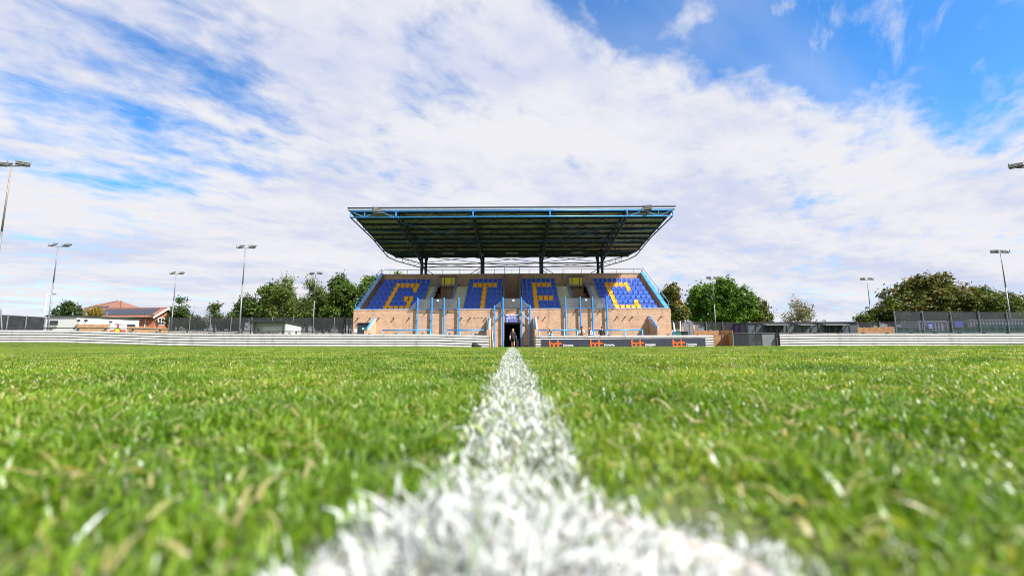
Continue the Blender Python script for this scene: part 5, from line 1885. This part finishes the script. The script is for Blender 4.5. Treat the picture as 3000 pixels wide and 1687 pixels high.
# tall mesh fence left of the stand and the pale picket fence under it
p0, p1 = at(497, 930, 62), at(1040, 930.5, 62)
mesh_fence(p0.x, 62, p1.x, 62, p0.z, p1.z, 'tall dark mesh fence in front of the trees left of the stand', 10)
pk = thing('picket_fence', 'low pale grey picket fence below the mesh fence left of the shed', 'fence', (at(600, 970, 60).x, 60, g1(-40, 60)))
xa, xb = at(497, 966, 60).x, at(1010, 966, 60).x
m = MB()
x = xa
while x < xb:
    z = g1(x, 60)
    m.box(x, x + 0.13, 59.98, 60.02, z, z + 1.75 + random.uniform(-0.03, 0.03))
    x += 0.21
tag(m.build('pickets', mat('weathered_pale_timber', (0.30, 0.28, 0.26), 0.8, var=0.25), pk), kind='stuff')
for f_ in (0.45, 1.5):
    MB().tube((xa, 60.05, g1(xa, 60) + f_), (xb, 60.05, g1(xb, 60) + f_), 0.04, 4).build('rail', DARKSTEEL, pk)
# stored goal frame beside the left end of the stand
a = at(1018, 925, 44)
gf = thing('goal_frame', 'dark grey folded goal frame stored at the left end of the stand', 'goal frame', (a.x, 44, g1(a.x, 44)))
zg = g1(a.x, 44)
MB().tube((at(999, 970, 44).x, 44, zg), (at(1011, 925, 44).x, 44, at(1011, 925, 44).z), 0.05, 8).tube((at(1011, 925, 44).x, 44, at(1011, 925, 44).z), (at(1011, 970, 44).x, 44.4, zg), 0.045, 8).tube((at(1021, 925, 44).x, 44.2, zg), (at(1021, 925, 44).x, 44.2, at(1021, 926, 44).z), 0.05, 8).tube((at(1001, 968, 44).x, 44, zg + 0.4), (at(1030, 966, 44).x, 44.2, zg + 0.5), 0.04, 8).build('frame', DARKSTEEL, gf)

# right side ------------------------------------------------------------
p0, p1 = at(1971, 941, 56), at(2165, 944, 56)
mesh_fence(p0.x, 56, p1.x, 56, p0.z, p1.z, 'dark mesh fence directly right of the stand', 5)
# stored white goal frame and bins next to the stand
a = at(1975, 945, 46)
gf = thing('goal_frame', 'white folded goal frame leaning at the right end of the stand', 'goal frame', (a.x, 46, g1(a.x, 46)))
MB().tube((a.x, 46, g1(a.x, 46)), (at(1973, 944, 46).x, 46, at(1973, 944, 46).z), 0.045, 8).tube((at(1973, 944, 46).x, 46, at(1973, 944, 46).z), (at(1985, 968, 46).x, 46, g1(a.x, 46)), 0.045, 8).tube((at(1994.5, 975, 46).x, 46.2, g1(a.x, 46)), (at(1994.5, 940, 46).x, 46.2, at(1994.5, 940, 46).z), 0.05, 8).build('frame', WHITEP, gf)
for px, wpx, py, m_, nm, lab in ((1974, 6, 973, mat('blue_tub', (0.03, 0.22, 0.6), 0.4), 'storage_tub', 'small blue tub at the right end of the stand'), (1985, 14, 971, GREENP, 'storage_tub', 'dark green storage tub at the right end of the stand'), (2006, 14, 971, BLACK, 'storage_tub', 'black storage tub by the timber fence right of the stand')):
    a, b_ = at(px - wpx / 2, py, 44.5), at(px + wpx / 2, py, 44.5)
    z0 = g1(a.x, 44.5)
    th = thing(nm, lab, 'tub', ((a.x + b_.x) / 2, 44.5, z0), 'tubs beside the stand')
    MB().hexa([(a.x + 0.04, 44.3, z0), (b_.x - 0.04, 44.3, z0), (b_.x - 0.04, 44.8, z0), (a.x + 0.04, 44.8, z0), (a.x, 44.25, a.z - 0.05), (b_.x, 44.25, a.z - 0.05), (b_.x, 44.85, a.z - 0.05), (a.x, 44.85, a.z - 0.05)]).build('tub', m_, th)
    MB().box(a.x - 0.02, b_.x + 0.02, 44.23, 44.87, a.z - 0.048, a.z).build('rim', m_, th)
for px, lab in ((1999, 'pale brown timber post near the right end of the stand'), (2033, 'taller brown timber post before the dark mesh fence')):
    a = at(px, 952 if px > 2010 else 956, 45)
    th = thing('timber_post', lab, 'post', (a.x, 45, g1(a.x, 45)), 'timber posts by the stand')
    MB().box(a.x - 0.09, a.x + 0.09, 44.95, 45.05, g1(a.x, 45), a.z).prism([(a.x - 0.09, a.z), (a.x + 0.09, a.z), (a.x, a.z + 0.06)], 44.95, 45.05, 'y').build('shaft', TIMBER2, th)
# brown timber fence and mesh gate
p0, p1 = at(2034, 969, 43), at(2146, 968, 41)
plank_fence(p0.x, 43.0, at(2110, 969, 43).x, 43.0, p0.z, p0.z, 'brown timber fence right of the advertising banner')
pa = at(2112, 969, 43)
pb_ = at(2146, 967, 39.0)
plank_fence(pa.x, 43.0, pb_.x, 39.0, pa.z, pb_.z, 'short brown timber fence running towards the mesh gate')
pa = at(2087, 981, 40.5)
plank_fence(pa.x, 40.5, at(2144, 981, 40.5).x, 40.5, pa.z, pa.z - 0.02, 'low brown timber gate behind the gap beside the banner')
gt_ = thing('mesh_gate', 'grey mesh gate panels between the banner barrier and the right barrier', 'gate', (at(2200, 1010, BRY).x, BRY + 0.3, g1(19.5, BRY)))
gz0 = g1(19.5, BRY)
zt = at(2200, 977, BRY + 0.3).z
xs_ = [at(px, 980, BRY + 0.3).x for px in (2146, 2230, 2272)]
for k, x in enumerate(xs_):
    MB().tube((x, BRY + 0.3, gz0 - 0.1), (x, BRY + 0.3, zt + 0.03), 0.06 if k != 1 else 0.03, 8).build('post', STEEL if k == 0 else DARKSTEEL, gt_)
for k, m_ in ((0, MESHM), (1, mat('grey_sheet', (0.16, 0.17, 0.19), 0.6, var=0.1))):
    box('mesh_panel', m_, gt_, xs_[k] + 0.06, xs_[k + 1] - 0.04, BRY + 0.29, BRY + 0.30, gz0, zt - 0.03)
MB().tube((xs_[0], BRY + 0.3, zt), (xs_[2], BRY + 0.3, zt), 0.04, 8).build('top_rail', DARKSTEEL, gt_)
xg = at(2106, 985, 40).x
tg = thing('gate_frame', 'thin dark steel gate frame before the brown timber gate', 'gate', (xg, 39.5, g1(xg, 39.5)))
MB().tube((xg, 39.5, g1(xg, 39.5)), (xg, 39.5, at(2106, 982, 39.5).z), 0.035, 8).tube((xg - 0.02, 39.5, at(2106, 983, 39.5).z), (at(2144, 976, 39.5).x, 39.5, at(2144, 976, 39.5).z), 0.03, 8).build('frame', DARKSTEEL, tg)

# slate cabins
CY = 53.0
cxa, cxb = at(2190, 946, CY).x, at(2510, 946.5, CY).x
zt = at(2350, 946, CY).z
zgc = g1(40, CY) - 0.1
cb_ = thing('slate_cabin', 'long slate-grey flat-roofed cabin with canopies over its windows', 'cabin', ((cxa + cxb) / 2, CY, zgc))
box('wall', CABIN, cb_, cxa, cxb, CY, CY + 6.5, zgc, zt)
box('roof', CABIN_D, cb_, cxa - 0.12, cxb + 0.12, CY - 0.12, CY + 6.6, zt + 0.002, zt + 0.12)
xq = cxa
while xq < cxb:
    box('wall_batten', CABIN_D, cb_, xq - 0.04, xq + 0.04, CY - 0.05, CY - 0.001, zgc, zt)
    xq += (cxb - cxa) / 14
for k in range(5):
    y = CY + 0.6 + k * 1.4
    MB().box(cxa - 0.05, cxa - 0.001, y - 0.04, y + 0.04, zgc, zt).build('wall_batten', CABIN_D, cb_)
for (pa, pb_, opens) in ((2240, 2294, True), (2339, 2369, False), (2412, 2467, True)):
    a, b_ = at(pa, 955, CY), at(pb_, 955, CY)
    zc = at(pa, 951.5, CY).z
    if opens:
        zo = at(pa, 977, CY).z
        op = box('opening', BLACK, cb_, a.x, b_.x, CY - 0.012, CY - 0.002, zo - 0.4, zc - 0.12)
        for f_ in (0.0, 0.3, 0.6, 0.68, 1.0):
            xq = a.x + (b_.x - a.x) * f_
            box('mullion', CABIN, op, xq - 0.03, xq + 0.03, CY - 0.06, CY - 0.013, zo - 0.4, zc - 0.12)
    MB().hexa([(a.x - 0.25, CY - 0.85, zc - 0.05), (b_.x + 0.25, CY - 0.85, zc - 0.05), (b_.x + 0.25, CY - 0.001, zc), (a.x - 0.25, CY - 0.001, zc),
               (a.x - 0.25, CY - 0.85, zc), (b_.x + 0.25, CY - 0.85, zc), (b_.x + 0.25, CY - 0.001, zc + 0.06), (a.x - 0.25, CY - 0.001, zc + 0.06)]).build('canopy', SHEDM, cb_)
for px in (2217, 2315, 2385, 2480):
    c = at(px, 954, CY)
    MB().tube((c.x, CY - 0.001, c.z), (c.x, CY - 0.3, c.z), 0.06, 8).ball((c.x, CY - 0.32, c.z - 0.03), 0.10, 0.08, 0.10, 8, 6).build('wall_lamp', CABIN_D, cb_)
MB().box(cxa - 0.03, cxa - 0.001, CY + 2.2, CY + 4.6, at(2165, 975, CY + 3).z, at(2165, 955, CY + 3).z).build('side_poster', mat('violet_poster', (0.10, 0.06, 0.26), 0.5), cb_)
for px in (2260, 2420):
    c = at(px, 943, CY)
    MB().path([(c.x - 0.3, CY + 0.3, zt + 0.12), (c.x, CY + 0.3, zt + 0.42), (c.x + 0.25, CY + 0.3, zt + 0.16), (c.x - 0.1, CY + 0.3, zt + 0.3)], 0.03, 6).build('roof_cable', CABIN_D, cb_)
# timber fence and rail right of the cabins
p0, p1 = at(2511, 960, 52), at(2619, 957, 52)
plank_fence(p0.x, 52, p1.x, 52, p0.z, p1.z, 'brown timber fence between the slate cabin and the tall mesh fence', TIMBER)
p0, p1 = at(2511, 943, 60), at(2640, 942, 60)
mesh_fence(p0.x, 60, p1.x, 60, p0.z, p1.z, 'dark mesh fence behind the brown timber fence right of the cabin', 3)
# rail right
xa, xb = at(2280, 978, RYY).x, at(3010, 976, RYY).x
rl_ = thing('spectator_rail', 'low grey steel spectator rail behind the right barrier', 'rail', ((xa + xb) / 2, RYY, g1((xa + xb) / 2, RYY)))
for k in range(9):
    x = xa + (xb - xa) * k / 8
    z = g1(x, RYY)
    MB().box(x - 0.06, x + 0.06, RYY - 0.04, RYY + 0.04, z - 0.1, z + 1.16).build('post', STEEL, rl_)
    if k < 8:
        x2 = xa + (xb - xa) * (k + 1) / 8
        MB().tube((x, RYY - 0.05, z + 1.16), (x2, RYY - 0.05, g1(x2, RYY) + 1.16), 0.045, 8).build('rail', DARKSTEEL, rl_)
# tall mesh fence far right with green netting and containers behind
p0, p1 = at(2619, 912, 49), at(3030, 914, 49)
mesh_fence(p0.x, 49, p1.x, 49, p0.z, p1.z, 'tall mesh fence with green netting at the right edge', 6, see_through('thin_mesh', (0.10, 0.11, 0.13), 0.30, 0.8), 0.07, 4)
nt = thing('green_netting', 'sagging green netting tied along the tall mesh fence at the right', 'netting', ((p0.x + p1.x) / 2, 49.3, g1(50, 49)))
m = MB()
nseg = 60
for k in range(nseg + 1):
    f_ = k / nseg
    x = p0.x + 0.1 + (p1.x - p0.x - 0.2) * f_
    px = 2619 + 411 * f_
    sag = 955 + 14 * math.sin(math.pi * min(1, (px - 2619) / 240.0)) if px < 2860 else 951 + 1.5 * math.sin(px / 9)
    zt_ = at(px, sag, 49.3).z
    yo = 49.3 + 0.06 * math.sin(k * 1.7)
    z0 = g1(x, 49.3)
    for th_ in (0, 0.012):
        m.v += [(x, yo + th_, z0), (x, yo + th_ + 0.05 * math.sin(k * 0.9), (z0 + zt_) / 2), (x, yo + th_, zt_)]
for k in range(nseg):
    for s_ in (0, 3):
        for r_ in (0, 1):
            a = k * 6 + s_ + r_
            m.f.append((a, a + 6, a + 7, a + 1))
m.build('net', SCRIM, nt)
for (pa, pb_, pt, lab, m_) in ((2690, 2772, 940, 'grey storage container with a blue sign behind the right mesh fence', CONTAINER), (2776, 2830, 942, 'dark storage container behind the right mesh fence', CABIN_D), (2832, 3030, 936, 'long violet-grey corrugated container at the right edge', CONTAINER)):
    a, b_ = at(pa, pt, 56), at(pb_, pt, 56)
    z0 = g1(a.x, 56)
    th = thing('storage_container', lab, 'container', ((a.x + b_.x) / 2, 56, z0), 'containers behind the right fence')
    m = MB()
    x = a.x
    prof = []
    while x < b_.x - 0.4:
        prof += [(x, 56.0), (x + 0.16, 56.0), (x + 0.2, 56.08), (x + 0.36, 56.08)]
        x += 0.4
    prof += [(b_.x, 56.0), (b_.x, 58.4), (a.x, 58.4)]
    m.prism(prof, z0, a.z - 0.15, 'z').build('body', m_, th)
    box('top_frame', m_, th, a.x - 0.03, b_.x + 0.03, 55.95, 58.45, a.z - 0.148, a.z)
    for x in (a.x, b_.x):
        box('corner_post', m_, th, x - 0.06, x + 0.06, 55.92, 56.06, z0, a.z - 0.149)
    if pa == 2690:
        c = at(2725, 955, 55.9)
        sgn = box('sign', SIGNB, th, c.x - 0.35, c.x + 0.35, 55.86, 55.9, c.z - 0.35, c.z + 0.35)
        for k in range(3):
            box('sign_line', WHITEP, sgn, c.x - 0.22, c.x + 0.22, 55.845, 55.859, c.z - 0.24 + k * 0.16, c.z - 0.18 + k * 0.16)
    if pa == 2776:
        c = at(2808, 950, 55.9)
        sgn = box('sign', SIGNB, th, c.x - 0.5, c.x + 0.5, 55.86, 55.9, c.z - 0.35, c.z + 0.35)


# ------------------------------------------------------------------ trees
def make_tree(name, label, px0, px1, pytop, pybase, D, dark, light, n=9000, leaf=0.20, lobes=9, seed=1, accent=None, acc_amt=0.0, trunk_m=BARK, open_=0.0, group='trees behind the stand and fences', droop=0.0, shape='round', cat='tree'):
    r = np.random.default_rng(seed)
    a, b_ = at(px0, pybase, D), at(px1, pybase, D)
    ctr = at((px0 + px1) / 2, pytop, D)
    W = (b_.x - a.x) / 2
    zb, zt = (a.z + b_.z) / 2, ctr.z
    cx = (a.x + b_.x) / 2
    zg = g1(cx, D)
    Hc = zt - zb
    th = thing(name, label, cat, (cx, D, zg), group)
    # lobes spread through the crown volume
    L_ = []
    for k in range(lobes):
        for _ in range(60):
            u = r.uniform(-1, 1, 3)
            if shape == 'round':
                lim = math.sqrt(max(0, 1 - max(0, (u[2] + 0.35) / 1.35) ** 2)) if u[2] > -0.35 else 1.0 - 0.25 * (-u[2] - 0.35)
            elif shape == 'tall':
                lim = 0.35 + 0.65 * (1 - (u[2] + 1) / 2) ** 0.7
            else:
                lim = 1
            if math.hypot(u[0], u[1]) < lim:
                break
        rad = (0.30 + 0.22 * r.random()) * min(W, Hc * 0.6) * (1.25 if lobes < 7 else 1.0)
        x = cx + u[0] * max(W - rad * 0.9, 0.1)
        y = D + u[1] * max(min(W, 3.5) - rad * 0.6, 0.2)
        z = zb + rad * 0.5 + (u[2] + 1) / 2 * max(Hc - rad * 1.35, 0.1)
        L_.append((x, y, z, rad))
    L_.append((cx + r.uniform(-0.2, 0.2) * W, D, zt - 0.32 * min(W, Hc * 0.6), 0.32 * min(W, Hc * 0.6)))
    L_.append((cx - 0.72 * W, D - 0.3, zb + 0.30 * Hc, 0.28 * W))
    L_.append((cx + 0.72 * W, D - 0.3, zb + 0.32 * Hc, 0.28 * W))
    L_ = np.array(L_)
    ncl = max(20, n // 22)
    wts = L_[:, 3] ** 2
    li = r.choice(len(L_), ncl, p=wts / wts.sum())
    d = r.normal(0, 1, (ncl, 3))
    d /= np.linalg.norm(d, axis=1)[:, None]
    rr = L_[li, 3] * (0.45 + 0.60 * r.random(ncl) ** 0.6)
    cc = L_[li, :3] + d * rr[:, None] * np.array([1, 1, 0.85])
    cdir = d
    cs = r.uniform(0.16, 0.42, ncl) * (1.0 if leaf > 0.15 else 0.8)
    lid = r.integers(0, ncl, n)
    off = r.normal(0, 1, (n, 3)) * cs[lid][:, None]
    if droop:
        off[:, 2] = off[:, 2] * 1.5 - np.abs(r.normal(0, droop, n))
    P = cc[lid] + off
    nrm = cdir[lid] * 0.9 + r.normal(0, 0.75, (n, 3)) + np.array([0, 0, 0.35])
    nrm /= np.linalg.norm(nrm, axis=1)[:, None]
    t1 = np.cross(nrm, r.normal(0, 1, (n, 3)))
    t1 /= np.linalg.norm(t1, axis=1)[:, None]
    t2 = np.cross(nrm, t1)
    sz = leaf * r.uniform(0.6, 1.25, n)
    U = t1 * (sz * 0.55)[:, None]
    V = t2 * (sz * 0.9)[:, None]
    tone = np.clip(0.5 + 0.35 * r.normal(0, 1, ncl)[lid] * 0.8 + 0.22 * r.normal(0, 1, n), 0, 1)[:, None]
    col_ = np.array(dark) + (np.array(light) - np.array(dark)) * tone
    if accent is not None:
        up = (P[:, 2] - zb) / max(Hc, 0.1)
        cl_acc = r.random(ncl)[lid]
        ac = (cl_acc < acc_amt * (0.35 + 1.0 * up)) & (r.random(n) < 0.75)
        col_[ac] = np.array(accent) * r.uniform(0.7, 1.25, ac.sum())[:, None]
    o_ = np.array([cx, D, zg])
    me = leaf_mesh('crown', P - o_, U, V, col_.astype(np.float32))
    me.materials.append(LEAF)
    cr = bpy.data.objects.new('crown', me)
    link(cr, th)
    # trunk and limbs reach into the lobes
    tb = MB()
    zf = zb + 0.22 * Hc
    r0 = max(0.05, 0.045 * (zt - zg) * 0.6)
    lean = r.uniform(-0.3, 0.3)
    top = Vector((cx + lean, D, zf))
    tb.tube((cx, D, zg - 0.15), (cx + lean * 0.5, D, (zg + zf) / 2), r0, 9, r0 * 0.82)
    tb.tube((cx + lean * 0.5, D, (zg + zf) / 2), top, r0 * 0.82, 9, r0 * 0.66)
    tag_ = tb.build('trunk', trunk_m, th, smooth=True)
    lb = MB()
    for (x, y, z, rad) in L_:
        e = Vector((x, y, z))
        mid = top.lerp(e, 0.5) + Vector((r.uniform(-0.2, 0.2), r.uniform(-0.2, 0.2), 0.25))
        lb.tube(top - Vector((0, 0, 0.1)), mid, r0 * 0.42, 6, r0 * 0.28)
        lb.tube(mid, e, r0 * 0.28, 6, r0 * 0.12)
        for _ in range(3):
            q_ = e + Vector(tuple(r.normal(0, 0.55, 3) * rad))
            lb.tube(e, q_, r0 * 0.12, 5, 0.012)
    lb.build('branches', trunk_m, th)
    return th


DG, LG = (0.024, 0.052, 0.010), (0.120, 0.195, 0.034)
MG, BG = (0.030, 0.072, 0.010), (0.150, 0.240, 0.034)
OG, OL = (0.040, 0.050, 0.012), (0.130, 0.140, 0.035)
make_tree('garden_tree', 'small dark tree behind the pale building left of the brick house', 163, 228, 882, 930, 68, DG, (0.06, 0.10, 0.03), 2600, 0.24, 7, 3, shape='tall')
make_tree('garden_shrub', 'round yellow-brown shrub in front of the brick house roof', 258, 294, 902, 928, 60, (0.14, 0.11, 0.02), (0.34, 0.25, 0.05), 2600, 0.14, 5, 4, cat='shrub')
make_tree('garden_tree', 'feathery green tree right of the brick house gable', 482, 560, 869, 950, 78, DG, (0.075, 0.125, 0.035), 5500, 0.22, 9, 5, shape='tall', open_=0.2)
make_tree('sapling', 'slim pale green sapling between the house and the big trees', 603, 652, 889, 950, 74, DG, (0.085, 0.13, 0.04), 1900, 0.20, 5, 6, shape='tall')
make_tree('hedge_bush', 'low dark bush behind the mesh fence left of the sapling', 545, 612, 925, 968, 76, DG, (0.06, 0.085, 0.035), 3000, 0.2, 6, 7, cat='bush')
make_tree('hedge_bush', 'low green bush behind the mesh fence right of the sapling', 640, 700, 930, 968, 76, DG, (0.075, 0.11, 0.035), 2600, 0.2, 6, 8, cat='bush')
make_tree('upright_shrub', 'upright many-stemmed shrub behind the tall mast left of the shed', 668, 756, 862, 952, 74, DG, (0.085, 0.135, 0.035), 6500, 0.2, 11, 9, shape='tall')
make_tree('broadleaf_tree', 'dense dark green tree left of the two birches', 728, 852, 828, 958, 75, DG, LG, 17000, 0.26, 16, 10)
make_tree('birch_tree', 'left one of two tall drooping birches left of the stand', 783, 878, 806, 958, 72, MG, (0.18, 0.225, 0.055), 14000, 0.19, 14, 11, trunk_m=BIRCHBARK, droop=0.5)
make_tree('birch_tree', 'right one of two tall drooping birches left of the stand', 850, 948, 810, 958, 72, MG, (0.175, 0.22, 0.055), 14000, 0.19, 14, 12, trunk_m=BIRCHBARK, droop=0.5)
make_tree('broadleaf_tree', 'mid-green tree between the birches and the tree next to the stand', 890, 998, 855, 962, 76, MG, BG, 13000, 0.25, 13, 13)
make_tree('broadleaf_tree', 'tall dense green tree nearest the left end of the stand', 942, 1058, 803, 962, 71, DG, (0.110, 0.190, 0.028), 19000, 0.25, 17, 14)
make_tree('broadleaf_tree', 'bright green tree partly hidden by the left end of the stand', 1018, 1135, 808, 965, 69, MG, BG, 17000, 0.24, 15, 15)
make_tree('broadleaf_tree', 'tree top just peeping over the back wall of the stand', 1125, 1195, 798, 960, 72, MG, (0.17, 0.26, 0.04), 6000, 0.24, 9, 16)
make_tree('sycamore_tree', 'sycamore turning orange at the right end of the stand', 1925, 2022, 832, 958, 70, DG, (0.10, 0.13, 0.025), 13000, 0.25, 14, 17, accent=(0.22, 0.14, 0.03), acc_amt=0.34)
make_tree('broadleaf_tree', 'big bright green tree right of the stand', 1998, 2222, 808, 955, 82, MG, (0.115, 0.235, 0.022), 27000, 0.32, 24, 18)
make_tree('broadleaf_tree', 'dull dark tree at the right side of the big bright green tree', 2170, 2262, 868, 952, 84, OG, (0.10, 0.125, 0.028), 8000, 0.27, 9, 19)
make_tree('birch_tree', 'sparse wispy birch with thin pale branches above the slate cabin', 2283, 2392, 868, 955, 70, (0.07, 0.075, 0.02), (0.17, 0.17, 0.05), 2800, 0.16, 10, 20, trunk_m=BIRCHBARK, droop=0.4, open_=0.6)
make_tree('hedge_bush', 'low green bush left of the great tree at the right', 2512, 2625, 905, 955, 66, OG, (0.10, 0.135, 0.03), 5500, 0.22, 8, 21, cat='bush')
make_tree('sycamore_tree', 'great dome-shaped dark tree tinged orange at the right', 2580, 2900, 796, 950, 66, (0.022, 0.035, 0.008), (0.115, 0.145, 0.026), 34000, 0.27, 34, 22, accent=(0.15, 0.095, 0.025), acc_amt=0.26)
make_tree('broadleaf_tree', 'yellow-green tree at the right flank of the great dome-shaped tree', 2800, 2978, 836, 950, 65, (0.030, 0.048, 0.010), (0.12, 0.16, 0.03), 17000, 0.25, 18, 23)
make_tree('broadleaf_tree', 'bright green tree at the right picture edge', 2945, 3060, 880, 960, 70, MG, BG, 7000, 0.25, 8, 24)
# twigs on the sparse birch
print('scene built')
